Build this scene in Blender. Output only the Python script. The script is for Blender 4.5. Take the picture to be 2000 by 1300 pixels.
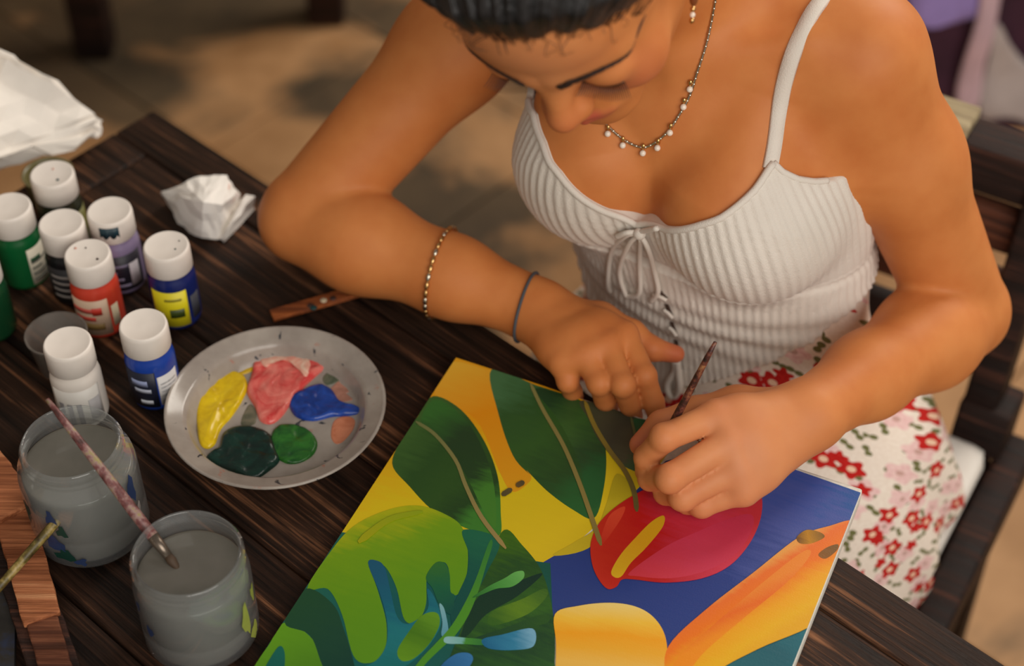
import bpy, bmesh, math, random
import numpy as np
from mathutils import Vector, Matrix
from mathutils.geometry import tessellate_polygon
random.seed(7)
RNG = np.random.default_rng(7)
scene = bpy.context.scene
for _o in list(bpy.data.objects):
    bpy.data.objects.remove(_o, do_unlink=True)
COL = scene.collection

# ------------------------------------------------------------------ camera
FPX = 3400.0
CAMZ = 1.75
PITCH = math.radians(45)
cam_d = bpy.data.cameras.new('camera')
cam = bpy.data.objects.new('camera', cam_d)
COL.objects.link(cam)
cam.location = (0, 0, CAMZ)
cam.rotation_euler = (math.pi / 2 - PITCH, 0, 0)
cam_d.sensor_width = 36.0
cam_d.lens = 36.0 * FPX / 2000.0
cam_d.clip_start = 0.05
cam_d.dof.use_dof = True
cam_d.dof.focus_distance = 1.235
cam_d.dof.aperture_fstop = 3.6
scene.camera = cam

# ------------------------------------------------------------------ light
world = bpy.data.worlds.new('world')
scene.world = world
world.use_nodes = True
wb = world.node_tree.nodes['Background']
wb.inputs[0].default_value = (1.0, 0.93, 0.84, 1)
wb.inputs[1].default_value = 0.22


def area_light(name, loc, target, size, energy, color):
    d = bpy.data.lights.new(name, 'AREA')
    d.shape = 'RECTANGLE'
    d.size, d.size_y = size
    d.energy = energy
    d.color = color
    o = bpy.data.objects.new(name, d)
    COL.objects.link(o)
    o.location = loc
    o.rotation_euler = (Vector(target) - Vector(loc)).to_track_quat('-Z', 'Y').to_euler()
    return o


area_light('window_daylight', (0.85, -1.05, 2.35), (0.05, 1.05, 0.85), (2.2, 1.8), 55, (1.0, 0.955, 0.89))
area_light('far_floor_fill', (1.7, 2.9, 2.7), (-0.5, 2.0, 0.0), (1.5, 1.3), 70, (1.0, 0.93, 0.84))  # added fill lamp to brighten the far floor, no real opening there

scene.view_settings.view_transform = 'Standard'
scene.view_settings.look = 'None'
scene.view_settings.gamma = 1.0
scene.view_settings.use_curve_mapping = False
scene.view_settings.exposure = 0.0

# ------------------------------------------------------------------ helpers
S2 = math.sqrt(0.5)
CAMP = np.array([0, 0, CAMZ])
C_R, C_U, C_F = np.array([1, 0, 0.]), np.array([0, S2, S2]), np.array([0, S2, -S2])
TZ = 0.75


def ray(px, py):
    return C_F + C_R * (px - 1000) / FPX - C_U * (py - 650) / FPX


def at(px, py, z=TZ):
    """pixel direction meets the horizontal plane of height z"""
    d = ray(px, py)
    return CAMP + d * ((z - CAMZ) / d[2])


def srgb(r, g, b):
    def c(v):
        v /= 255.0
        return v / 12.92 if v <= 0.04045 else ((v + 0.055) / 1.055) ** 2.4
    return (c(r), c(g), c(b), 1.0)


def mesh_obj(name, verts, faces, mat=None, parent=None, smooth=True):
    me = bpy.data.meshes.new(name)
    if isinstance(verts, np.ndarray):
        verts = verts.tolist()
    if isinstance(faces, np.ndarray):
        faces = faces.tolist()
    me.from_pydata(verts, [], faces)
    me.validate()
    if smooth:
        me.polygons.foreach_set('use_smooth', [True] * len(me.polygons))
    o = bpy.data.objects.new(name, me)
    COL.objects.link(o)
    if mat:
        me.materials.append(mat)
    if parent:
        o.parent = parent
    return o


def bm_obj(name, bm, mat=None, parent=None, smooth=True):
    bmesh.ops.recalc_face_normals(bm, faces=bm.faces)
    me = bpy.data.meshes.new(name)
    bm.to_mesh(me)
    bm.free()
    if smooth:
        me.polygons.foreach_set('use_smooth', [True] * len(me.polygons))
    o = bpy.data.objects.new(name, me)
    COL.objects.link(o)
    if mat:
        me.materials.append(mat)
    if parent:
        o.parent = parent
    return o


def empty(name, loc, label, cat, group=None, rotz=0.0):
    o = bpy.data.objects.new(name, None)
    COL.objects.link(o)
    o.empty_display_size = 0.02
    o.location = tuple(loc)
    o.rotation_euler = (0, 0, rotz)
    return tag(o, label, cat, group)


def tag(o, label=None, cat=None, group=None, kind=None):
    if label: o['label'] = label
    if cat: o['category'] = cat
    if group: o['group'] = group
    if kind: o['kind'] = kind
    return o


def local(o):
    """world -> local matrix of an empty that has loc + rotz only"""
    return (Matrix.Translation(o.location) @ o.rotation_euler.to_matrix().to_4x4()).inverted()


def box(bm, c, size, rot=None, bevel=0.0):
    r = bmesh.ops.create_cube(bm, size=1.0)
    vs = r['verts']
    m = Matrix.Translation(c) @ (rot if rot else Matrix.Identity(4)) @ Matrix.Diagonal((*size, 1))
    bmesh.ops.transform(bm, matrix=m, verts=vs)
    if bevel:
        es = list({e for v in vs for e in v.link_edges})
        bmesh.ops.bevel(bm, geom=es, offset=bevel, segments=2, affect='EDGES', profile=0.6)


def beam(bm, a, b, w, h, bevel=0.004, up=(0, 0, 1)):
    a, b = Vector(a), Vector(b)
    x = (b - a).normalized()
    u = Vector(up)
    y = u.cross(x).normalized()
    z = x.cross(y)
    rot = Matrix((x, y, z)).transposed().to_4x4()
    box(bm, (a + b) / 2, ((b - a).length, w, h), rot, bevel)


def lathe(profile, n=40, center=(0, 0, 0), cap_lo=True, cap_hi=True):
    V, Fc = [], []
    for r, z in profile:
        for i in range(n):
            t = 2 * math.pi * i / n
            V.append((center[0] + r * math.cos(t), center[1] + r * math.sin(t), center[2] + z))
    for j in range(len(profile) - 1):
        for i in range(n):
            k = (i + 1) % n
            Fc.append((j * n + i, j * n + k, (j + 1) * n + k, (j + 1) * n + i))
    if cap_lo: Fc.append(tuple(reversed(range(n))))
    if cap_hi:
        b = (len(profile) - 1) * n
        Fc.append(tuple(range(b, b + n)))
    return V, Fc


def catmull(P, n=8, closed=False):
    P = [np.asarray(p, float) for p in P]
    out = []
    m = len(P)
    rng = range(m) if closed else range(m - 1)
    for i in rng:
        if closed:
            p0, p1, p2, p3 = P[i - 1], P[i], P[(i + 1) % m], P[(i + 2) % m]
        else:
            p1, p2 = P[i], P[i + 1]
            p0 = P[i - 1] if i else 2 * p1 - p2
            p3 = P[i + 2] if i + 2 < m else 2 * p2 - p1
        for k in range(n):
            t = k / n
            out.append(0.5 * (2 * p1 + (p2 - p0) * t + (2 * p0 - 5 * p1 + 4 * p2 - p3) * t * t + (3 * p1 - p0 - 3 * p2 + p3) * t ** 3))
    if not closed: out.append(P[-1])
    return out


def tube(P, R, n=8, closed=False, V=None, F=None):
    """swept tube; R scalar or list; returns verts, faces"""
    V = [] if V is None else V
    F = [] if F is None else F
    P = [np.asarray(p, float) for p in P]
    m = len(P)
    if np.isscalar(R): R = [R] * m
    base = len(V)
    up = None
    for i in range(m):
        if closed: t = P[(i + 1) % m] - P[i - 1]
        else: t = P[min(i + 1, m - 1)] - P[max(i - 1, 0)]
        t = t / (np.linalg.norm(t) + 1e-12)
        if up is None:
            up = np.array([0, 0, 1.]) if abs(t[2]) < 0.9 else np.array([1., 0, 0])
        s = np.cross(t, up); s /= np.linalg.norm(s) + 1e-12
        up = np.cross(s, t)
        for k in range(n):
            a = 2 * math.pi * k / n
            V.append(tuple(P[i] + R[i] * (math.cos(a) * s + math.sin(a) * up)))
    for i in range(m if closed else m - 1):
        j = (i + 1) % m
        for k in range(n):
            l = (k + 1) % n
            F.append((base + i * n + k, base + i * n + l, base + j * n + l, base + j * n + k))
    if not closed:
        F.append(tuple(base + k for k in reversed(range(n))))
        F.append(tuple(base + (m - 1) * n + k for k in range(n)))
    return V, F


# ------------------------------------------------------------------ materials
class NT:
    def __init__(self, name):
        self.m = bpy.data.materials.new(name)
        self.m.use_nodes = True
        self.t = self.m.node_tree
        self.b = self.t.nodes['Principled BSDF']

    def n(self, kind, **kw):
        nd = self.t.nodes.new(kind)
        for k, v in kw.items():
            if k.startswith('i_'):
                nd.inputs[k[2:].replace('_', ' ')].default_value = v
            else:
                setattr(nd, k, v)
        return nd

    def l(self, a, b):
        self.t.links.new(a, b)

    def set(self, **kw):
        for k, v in kw.items():
            self.b.inputs[k.replace('_', ' ')].default_value = v
        return self

    def coords(self, kind='Object', scale=(1, 1, 1), rot=(0, 0, 0), loc=(0, 0, 0)):
        tc = self.n('ShaderNodeTexCoord')
        mp = self.n('ShaderNodeMapping')
        mp.inputs['Scale'].default_value = scale
        mp.inputs['Rotation'].default_value = rot
        mp.inputs['Location'].default_value = loc
        self.l(tc.outputs[kind], mp.inputs['Vector'])
        return mp.outputs['Vector']

    def noise(self, vec, scale, detail=4, rough=0.55, dist=0.0):
        nd = self.n('ShaderNodeTexNoise')
        nd.inputs['Scale'].default_value = scale
        nd.inputs['Detail'].default_value = detail
        nd.inputs['Roughness'].default_value = rough
        nd.inputs['Distortion'].default_value = dist
        if vec is not None: self.l(vec, nd.inputs['Vector'])
        return nd.outputs['Fac']

    def ramp(self, fac, stops, interp='LINEAR'):
        nd = self.n('ShaderNodeValToRGB')
        cr = nd.color_ramp
        cr.interpolation = interp
        while len(cr.elements) < len(stops): cr.elements.new(0.5)
        for e, (p, c) in zip(cr.elements, stops):
            e.position = p
            e.color = c
        self.l(fac, nd.inputs['Fac'])
        return nd.outputs['Color']

    def mix(self, fac, a, b, mode='MIX'):
        nd = self.n('ShaderNodeMix', data_type='RGBA', blend_type=mode)
        for s, v in ((nd.inputs['Factor'], fac), (nd.inputs['A'], a), (nd.inputs['B'], b)):
            if hasattr(v, 'is_linked'): self.l(v, s)
            else: s.default_value = v
        # RGBA sockets share names: pick the colour ones
        return nd

    def cmix(self, fac, a, b, mode='MIX'):
        nd = self.t.nodes.new('ShaderNodeMixRGB')
        nd.blend_type = mode
        for s, v in ((nd.inputs[0], fac), (nd.inputs[1], a), (nd.inputs[2], b)):
            if isinstance(v, bpy.types.NodeSocket): self.l(v, s)
            else: s.default_value = v
        return nd.outputs[0]

    def math(self, op, a, b=None, clamp=False):
        nd = self.n('ShaderNodeMath', operation=op, use_clamp=clamp)
        for s, v in ((nd.inputs[0], a), (nd.inputs[1], b)):
            if v is None: continue
            if isinstance(v, bpy.types.NodeSocket): self.l(v, s)
            else: s.default_value = v
        return nd.outputs[0]

    def bump(self, h, strength=0.3, dist=0.002):
        nd = self.n('ShaderNodeBump')
        nd.inputs['Strength'].default_value = strength
        nd.inputs['Distance'].default_value = dist
        self.l(h, nd.inputs['Height'])
        self.l(nd.outputs['Normal'], self.b.inputs['Normal'])

    def base(self, c):
        if isinstance(c, bpy.types.NodeSocket): self.l(c, self.b.inputs['Base Color'])
        else: self.b.inputs['Base Color'].default_value = c
        return self


def plain(name, c, rough=0.5, metal=0.0, var=0.12, scale=40, bump=0.0, **kw):
    """one colour with a little procedural mottling"""
    t = NT(name)
    v = t.coords()
    f = t.noise(v, scale)
    lo = tuple(x * (1 - var) for x in c[:3]) + (1,)
    hi = tuple(min(1, x * (1 + var)) for x in c[:3]) + (1,)
    t.base(t.ramp(f, [(0.3, lo), (0.7, hi)]))
    t.set(Roughness=rough, Metallic=metal, **kw)
    if bump: t.bump(f, bump, 0.002)
    return t.m


def mat_dark_wood(name, dark, mid, light, seed=0.0, red=0.5):
    t = NT(name)
    oi = t.n('ShaderNodeObjectInfo')
    tc = t.n('ShaderNodeTexCoord')
    mp = t.n('ShaderNodeMapping')
    mp.inputs['Scale'].default_value = (1.9, 60, 60)
    mp.inputs['Location'].default_value = (seed, seed * 2, 0)
    t.l(tc.outputs['Object'], mp.inputs['Vector'])
    off = t.n('ShaderNodeVectorMath', operation='ADD')
    cmb = t.n('ShaderNodeCombineXYZ')
    t.l(t.math('MULTIPLY', oi.outputs['Random'], 13.0), cmb.inputs[0])
    t.l(t.math('MULTIPLY', oi.outputs['Random'], 31.0), cmb.inputs[1])
    t.l(mp.outputs['Vector'], off.inputs[0]); t.l(cmb.outputs[0], off.inputs[1])
    v = off.outputs[0]
    f1 = t.noise(v, 1.3, 6, 0.6, 0.5)
    f2 = t.noise(v, 5.0, 6, 0.65, 0.3)
    vb = t.coords(scale=(1, 1, 1))
    f3 = t.noise(vb, 7.0, 3)
    g = t.math('ADD', t.math('MULTIPLY', f1, 0.55), t.math('MULTIPLY', f2, 0.45))
    g = t.math('ADD', g, t.math('MULTIPLY', t.math('SUBTRACT', f3, 0.5), 0.25))
    c = t.ramp(g, [(0.40, dark), (0.49, tuple(0.5 * (a + b) for a, b in zip(dark, mid))), (0.55, mid), (0.66, light)])
    t.base(c)
    t.l(t.ramp(g, [(0.4, (0.5, 0.5, 0.5, 1)), (0.62, (0.72, 0.72, 0.72, 1))]), t.b.inputs['Roughness'])
    t.set(**{'Specular_IOR_Level': 0.22})
    t.bump(g, 0.8, 0.005)
    return t.m


M_TABLE = mat_dark_wood('table_wood', srgb(20, 12, 8), srgb(56, 35, 23), srgb(138, 92, 62))
M_CHAIR = mat_dark_wood('chair_wood', srgb(26, 17, 14), srgb(46, 28, 22), srgb(92, 56, 42), 3.0)
M_REDW = mat_dark_wood('red_wood', srgb(50, 26, 17), srgb(96, 54, 36), srgb(138, 86, 60), 5.0)
M_PALEW = mat_dark_wood('pale_wood', srgb(130, 112, 84), srgb(172, 154, 120), srgb(200, 184, 150), 7.0)
M_STICK = mat_dark_wood('peeled_wood', srgb(120, 66, 38), srgb(186, 116, 76), srgb(222, 158, 112), 9.0)
M_ORANGEW = mat_dark_wood('orange_wood', srgb(110, 56, 28), srgb(166, 90, 44), srgb(200, 124, 72), 11.0)


def mat_floor():
    t = NT('floor_tile')
    tc = t.n('ShaderNodeNewGeometry')
    v = tc.outputs['Position']
    oi = t.n('ShaderNodeObjectInfo')
    big = t.noise(v, 1.9, 5, 0.6, 0.6)
    mid = t.noise(v, 6.0, 5, 0.6, 0.2)
    tan = t.ramp(mid, [(0.3, srgb(156, 112, 68)), (0.7, srgb(202, 154, 106))])
    dk = t.ramp(mid, [(0.3, srgb(50, 40, 26)), (0.7, srgb(92, 74, 50))])
    g = t.math('ADD', t.math('MULTIPLY', big, 0.75), t.math('MULTIPLY', mid, 0.3))
    # dark floor stains, plus the background table's shade painted in at the far left
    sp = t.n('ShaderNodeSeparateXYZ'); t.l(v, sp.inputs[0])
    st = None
    for (cx, cy, rx, ry, amt) in FLOOR_STAINS_SHADE:
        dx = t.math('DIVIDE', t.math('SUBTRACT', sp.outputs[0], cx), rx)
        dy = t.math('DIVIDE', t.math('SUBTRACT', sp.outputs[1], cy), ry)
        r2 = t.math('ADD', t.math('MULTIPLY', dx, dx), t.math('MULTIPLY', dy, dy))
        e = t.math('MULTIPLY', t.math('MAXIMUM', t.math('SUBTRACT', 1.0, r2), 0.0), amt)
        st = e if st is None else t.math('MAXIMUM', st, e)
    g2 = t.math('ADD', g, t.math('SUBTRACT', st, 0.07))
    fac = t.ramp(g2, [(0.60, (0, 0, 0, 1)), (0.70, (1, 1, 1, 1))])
    c = t.cmix(fac, tan, dk)
    c = t.cmix(t.math('MULTIPLY', oi.outputs['Random'], 0.22), c, srgb(120, 90, 58))
    t.base(c)
    t.set(Roughness=0.7)
    t.bump(mid, 0.2, 0.003)
    return t.m


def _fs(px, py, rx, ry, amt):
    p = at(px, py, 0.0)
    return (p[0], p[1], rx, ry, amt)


FLOOR_STAINS_SHADE = [_fs(680, 140, .24, .20, .26), _fs(860, 470, .34, .36, .26), _fs(1000, 250, .30, .24, .20), _fs(110, 120, .46, .38, .36), _fs(230, 10, .6, .28, .34),
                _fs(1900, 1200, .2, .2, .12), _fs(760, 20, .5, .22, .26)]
M_FLOOR = mat_floor()
M_GROUT = plain('grout', srgb(124, 92, 58), 0.9)


def mat_skin():
    t = NT('skin')
    v = t.coords()
    f = t.noise(v, 26, 4)
    f2 = t.noise(v, 420, 2)
    c = t.ramp(f, [(0.3, srgb(196, 116, 60)), (0.7, srgb(208, 131, 72))])
    at_ = t.n('ShaderNodeAttribute', attribute_name='tint')
    c = t.cmix(at_.outputs['Fac'], c, srgb(188, 84, 66))
    at2 = t.n('ShaderNodeAttribute', attribute_name='pale')
    c = t.cmix(at2.outputs['Fac'], c, srgb(226, 164, 128))
    t.base(c)
    t.set(Roughness=0.56, **{'Subsurface_Weight': 0.12, 'Subsurface_Scale': 0.02, 'Specular_IOR_Level': 0.28})
    t.b.inputs['Subsurface Radius'].default_value = (1.0, 0.4, 0.2)
    t.bump(f2, 0.08, 0.0006)
    return t.m


M_SKIN = mat_skin()


def mat_hair():
    t = NT('hair')
    a = t.n('ShaderNodeAttribute', attribute_name='strand')
    f = t.noise(a.outputs['Vector'], 1.0, 4, 0.6)
    t.base(t.ramp(f, [(0.35, srgb(7, 6, 6)), (0.7, srgb(30, 25, 24))]))
    t.l(t.ramp(f, [(0.3, (0.3, 0.3, 0.3, 1)), (0.7, (0.5, 0.5, 0.5, 1))]), t.b.inputs['Roughness'])
    t.bump(f, 0.7, 0.003)
    t.set(**{'Specular_IOR_Level': 0.6})
    return t.m


M_HAIR = mat_hair()
M_STRAND = plain('hair_strand', srgb(28, 20, 17), 0.4)
M_BROW = plain('brow_hair', srgb(44, 26, 18), 0.6)


def mat_knit():
    t = NT('cream_knit')
    v = t.coords()
    f = t.noise(v, 900, 2)
    g = t.noise(v, 12, 3)
    t.base(t.ramp(g, [(0.3, srgb(214, 204, 192)), (0.7, srgb(228, 219, 208))]))
    t.set(Roughness=0.92, **{'Sheen_Weight': 0.15, 'Specular_IOR_Level': 0.15})
    t.bump(f, 0.35, 0.0012)
    return t.m


M_KNIT = mat_knit()


def mat_floral():
    """cream cloth printed with red five-petal flowers, pale blooms and small green leaves (UV in metres)"""
    t = NT('floral_print')
    uv = t.n('ShaderNodeUVMap')
    def flowers(scale, loc, R, petals, depth, seedrot):
        mp = t.n('ShaderNodeMapping')
        mp.inputs['Scale'].default_value = (scale, scale, 1)
        mp.inputs['Location'].default_value = loc
        t.l(uv.outputs['UV'], mp.inputs['Vector'])
        wn = t.n('ShaderNodeTexVoronoi', voronoi_dimensions='2D', feature='F1')
        wn.inputs['Scale'].default_value = 1.0
        wn.inputs['Randomness'].default_value = 0.6
        t.l(mp.outputs['Vector'], wn.inputs['Vector'])
        sub = t.n('ShaderNodeVectorMath', operation='SUBTRACT')
        t.l(mp.outputs['Vector'], sub.inputs[0]); t.l(wn.outputs['Position'], sub.inputs[1])
        sp = t.n('ShaderNodeSeparateXYZ'); t.l(sub.outputs[0], sp.inputs[0])
        ang = t.math('ARCTAN2', sp.outputs[1], sp.outputs[0])
        spc = t.n('ShaderNodeSeparateColor'); t.l(wn.outputs['Color'], spc.inputs[0])
        ang = t.math('ADD', ang, t.math('MULTIPLY', spc.outputs[0], 6.28))
        pet = t.math('ADD', t.math('MULTIPLY', t.math('COSINE', t.math('MULTIPLY', ang, petals)), depth), 1.0 - depth)
        rr = t.math('DIVIDE', wn.outputs['Distance'], t.math('MULTIPLY', pet, R))
        return rr, wn.outputs['Distance'], spc
    f1, d1, s1 = flowers(30, (0, 0, 0), 0.37, 5, 0.17, 0)
    f2, d2, s2 = flowers(40, (0.37, 0.71, 0), 0.34, 5, 0.2, 0)
    f3, d3, s3 = flowers(62, (0.13, 0.29, 0), 0.42, 2, 0.42, 0)
    f4, d4, s4 = flowers(32, (0.55, 0.4, 0), 0.42, 5, 0.14, 0)
    nz = t.noise(uv.outputs['UV'], 300, 3)
    cream = t.ramp(nz, [(0.3, srgb(232, 216, 200)), (0.7, srgb(244, 232, 218))])
    def lt(a, b): return t.math('LESS_THAN', a, b)
    c = cream
    c = t.cmix(t.math('MULTIPLY', lt(f3, 1.0), t.math('GREATER_THAN', s3.outputs[1], 0.35)), c, srgb(112, 112, 70))
    pk = t.ramp(nz, [(0.3, srgb(226, 176, 176)), (0.7, srgb(242, 214, 206))])
    c = t.cmix(t.math('MULTIPLY', lt(f4, 1.0), t.math('GREATER_THAN', s4.outputs[1], 0.4)), c, pk)
    c = t.cmix(t.math('MULTIPLY', lt(d4, 0.1), t.math('GREATER_THAN', s4.outputs[1], 0.4)), c, srgb(200, 160, 150))
    rd2 = t.ramp(nz, [(0.3, srgb(176, 24, 26)), (0.7, srgb(206, 44, 36))])
    c = t.cmix(t.math('MULTIPLY', lt(f2, 1.0), t.math('GREATER_THAN', s2.outputs[1], 0.68)), c, rd2)
    on = t.math('GREATER_THAN', s1.outputs[1], 0.42)
    c = t.cmix(t.math('MULTIPLY', lt(f1, 1.0), on), c, rd2)
    c = t.cmix(t.math('MULTIPLY', lt(d1, 0.11), on), c, srgb(240, 200, 170))
    t.base(c)
    t.set(Roughness=0.9, **{'Specular_IOR_Level': 0.15})
    return t.m


M_FLORAL = mat_floral()
M_GOLD = plain('gold', srgb(214, 172, 112), 0.28, 1.0)
M_SILVER = plain('silver', srgb(206, 198, 180), 0.25, 1.0)
M_PEARL = plain('pearl', srgb(236, 222, 206), 0.2)
M_BROWNBEAD = plain('brown_bead', srgb(120, 66, 34), 0.2)
M_CORD = plain('grey_cord', srgb(70, 74, 80), 0.7)
M_WHITEPL = plain('white_plastic', srgb(226, 216, 206), 0.42, var=0.04)
M_PAPER = plain('tissue_paper', srgb(232, 224, 214), 0.95, var=0.03, scale=60, bump=0.15)
def thin_glass(name, tint, body=0.0, body_col=(1, 1, 1, 1)):
    t = NT(name)
    t.t.nodes.remove(t.b)
    tr = t.n('ShaderNodeBsdfTransparent'); tr.inputs[0].default_value = tint
    gl = t.n('ShaderNodeBsdfGlossy'); gl.inputs['Roughness'].default_value = 0.04
    fr = t.n('ShaderNodeMath', operation='MULTIPLY_ADD'); lw = t.n('ShaderNodeLayerWeight'); lw.inputs[0].default_value = 0.5
    pw = t.n('ShaderNodeMath', operation='POWER'); pw.inputs[1].default_value = 4.0; t.l(lw.outputs['Facing'], pw.inputs[0])
    t.l(pw.outputs[0], fr.inputs[0]); fr.inputs[1].default_value = 0.9; fr.inputs[2].default_value = 0.06
    mx = t.n('ShaderNodeMixShader')
    t.l(fr.outputs[0], mx.inputs[0]); t.l(tr.outputs[0], mx.inputs[1]); t.l(gl.outputs[0], mx.inputs[2])
    out = mx.outputs[0]
    if body:
        df = t.n('ShaderNodeBsdfDiffuse'); df.inputs[0].default_value = body_col
        m2 = t.n('ShaderNodeMixShader'); m2.inputs[0].default_value = body
        t.l(out, m2.inputs[1]); t.l(df.outputs[0], m2.inputs[2]); out = m2.outputs[0]
    t.l(out, t.t.nodes['Material Output'].inputs['Surface'])
    return t.m


M_GLASS = thin_glass('jar_glass', (0.95, 0.97, 0.96, 1), 0.07, (0.8, 0.8, 0.8, 1))


def mat_water():
    t = NT('murky_water')
    v = t.coords()
    f = t.noise(v, 18, 4)
    t.base(t.ramp(f, [(0.3, srgb(92, 88, 80)), (0.7, srgb(112, 106, 98))]))
    t.set(Roughness=0.08)
    return t.m


M_WATER = mat_water()

# ------------------------------------------------------------------ floor
floor = mesh_obj('floor', [(-3.2, -0.8, -0.006), (3.2, -0.8, -0.006), (3.2, 5.2, -0.006), (-3.2, 5.2, -0.006)], [(0, 1, 2, 3)], M_GROUT)
tag(floor, kind='structure')
_bm = bmesh.new()
box(_bm, (0, 0, -0.005), (0.3965, 0.3965, 0.014), bevel=0.002)
tile0 = bm_obj('tile', _bm, M_FLOOR, floor, smooth=False)
tile0.location = (0, 0, -5)
_ang = math.radians(-42.5)
_first = True
for i in range(-9, 12):
    for j in range(-9, 12):
        x = (i * math.cos(_ang) - j * math.sin(_ang)) * 0.4 + 0.1
        y = (i * math.sin(_ang) + j * math.cos(_ang)) * 0.4 + 1.9
        if not (-2.3 < x < 2.3 and -0.4 < y < 4.4): continue
        o = tile0 if _first else tile0.copy()
        if not _first: COL.objects.link(o)
        _first = False
        o.location = (x, y, 0.0)
        o.rotation_euler = (random.uniform(-.0015, .0015), random.uniform(-.0015, .0015), _ang)

# walls of the dim room behind (out of frame, they shade the far floor)
wl = mesh_obj('wall_left', [(-2.6, -0.8, 0), (-2.6, 4.6, 0), (-2.6, 4.6, 2.9), (-2.6, -0.8, 2.9)], [(0, 1, 2, 3)], plain('wall_plaster', srgb(150, 126, 98), 0.9, bump=0.2))
tag(wl, kind='structure')
wk = mesh_obj('wall_back', [(-2.6, 4.6, 0), (2.8, 4.6, 0), (2.8, 4.6, 2.9), (-2.6, 4.6, 2.9)], [(0, 1, 2, 3)], wl.data.materials[0])
tag(wk, kind='structure')

# ------------------------------------------------------------------ table
TQ = at(300, 215)                        # far left corner of the table top
TE_ANG = math.atan2(-0.6019, 0.6575)     # direction of the sitter's edge
table = empty('wooden_table', (TQ[0], TQ[1], 0), 'dark worn wooden table covered with paints, jars and a canvas', 'table', rotz=TE_ANG)
TL, TW = 1.50, 0.66                      # local x along the edge, local -y across the table


def plank(name, x0, x1, y0, y1, z0=0.722, z1=0.75, bev=0.0025):
    bm = bmesh.new()
    box(bm, ((x0 + x1) / 2, (y0 + y1) / 2, (z0 + z1) / 2), (x1 - x0, y1 - y0, z1 - z0), bevel=bev)
    return bm_obj(name, bm, M_TABLE, table)


plank('edge_board', 0.0, TL, -0.045, 0.0)
_y = -0.0468
for w in (0.118, 0.105, 0.122, 0.11, 0.105):
    plank('plank', 0.047, TL - 0.047, _y - w, _y, z1=0.75 - random.uniform(0, 0.0006))
    _y -= w + 0.0018
plank('edge_board', 0.0, TL, _y - 0.045, _y)
YB = _y - 0.045
_e = plank('end_board', 0.0, 0.0455, _y + 0.001, -0.046)
_e.data.transform(Matrix.Identity(4))
plank('end_board', TL - 0.0455, TL, _y + 0.001, -0.046)
for ya, yb in ((-0.07, -0.048), (YB + 0.048, YB + 0.07)):
    plank('apron', 0.06, TL - 0.06, ya, yb, 0.63, 0.7215)
for xa in (0.05, TL - 0.072):
    plank('apron', xa, xa + 0.022, YB + 0.08, -0.08, 0.63, 0.7215)
for xa in (0.045, TL - 0.105):
    for yb in (-0.045, YB + 0.105):
        plank('leg', xa, xa + 0.06, yb - 0.06, yb, 0.003, 0.7212, 0.004)

# ------------------------------------------------------------------ chair
TFW = np.array([-0.5, -0.8660, 0.0])     # the sitter faces this way
TLF = np.array([0.8660, -0.5, 0.0])      # her left
UPV = np.array([0, 0, 1.0])
CH_ANG = math.atan2(TLF[1], TLF[0])      # local x = her left, local y = -forward (backwards)
CH0 = np.array([0.255, 1.115, 0.0])
chair = empty('wooden_chair', CH0, 'dark weathered wooden chair with slatted back that the painting woman sits on', 'chair', rotz=CH_ANG)


def chair_part(name, pieces, mat, bevel=0.005):
    bm = bmesh.new()
    for a, b, w, h in pieces:
        up = (0, 0, 1) if abs(Vector(b)[2] - Vector(a)[2]) < 0.9 * (Vector(b) - Vector(a)).length else (0, 1, 0)
        beam(bm, a, b, w, h, bevel, up)
    return bm_obj(name, bm, mat, chair)


HW = 0.200     # half width of the seat
HP = 0.157     # half distance of the back posts
BY = 0.140     # rear of the seat
FY = -0.24
for s in (-1, 1):
    chair_part('back_post', [((s * HP, BY, 0.455), (s * HP, BY + 0.045, 0.745), 0.034, 0.045)], M_CHAIR)
    chair_part('post_block', [((s * (HP + .008), BY - .004, 0.452), (s * (HP + .008), BY + .006, 0.505), 0.052, 0.058)], M_CHAIR)
    chair_part('leg', [((s * (HW - .012), BY + 0.02, 0.004), (s * (HW - .012), BY - .02, 0.41), 0.034, 0.04)], M_CHAIR)
    chair_part('leg', [((s * (HW - .012), FY, 0.004), (s * (HW - .012), FY, 0.41), 0.034, 0.04)], M_CHAIR)
    chair_part('seat_rail', [((s * HW, FY - 0.02, 0.428), (s * HW, BY + 0.02, 0.428), 0.034, 0.048)], M_CHAIR)
    chair_part('stretcher', [((s * (HW - .012), FY + 0.02, 0.2), (s * (HW - .012), BY - .02, 0.2), 0.02, 0.03)], M_CHAIR)
chair_part('top_rail', [((-HP - 0.04, BY + 0.048, 0.745), (HP + 0.04, BY + 0.048, 0.745), 0.045, 0.05)], M_CHAIR)
chair_part('top_rail_cap', [((-HP + 0.02, BY + 0.046, 0.777), (HP - 0.08, BY + 0.046, 0.777), 0.04, 0.013)], M_PALEW, 0.003)
for z in (0.683, 0.617, 0.551):
    chair_part('back_slat', [((-HP + 0.018, BY + 0.024 + (z - 0.6) * 0.155, z), (HP - 0.018, BY + 0.024 + (z - 0.6) * 0.155, z), 0.018, 0.046)], M_REDW if z > 0.6 else M_CHAIR, 0.003)
for k in range(5):
    y0 = FY + 0.001 + k * 0.074
    chair_part('seat_slat', [((-HW + 0.018, y0 + 0.035, 0.437), (HW - 0.018, y0 + 0.035, 0.437), 0.066, 0.018)], M_CHAIR, 0.003)

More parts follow.
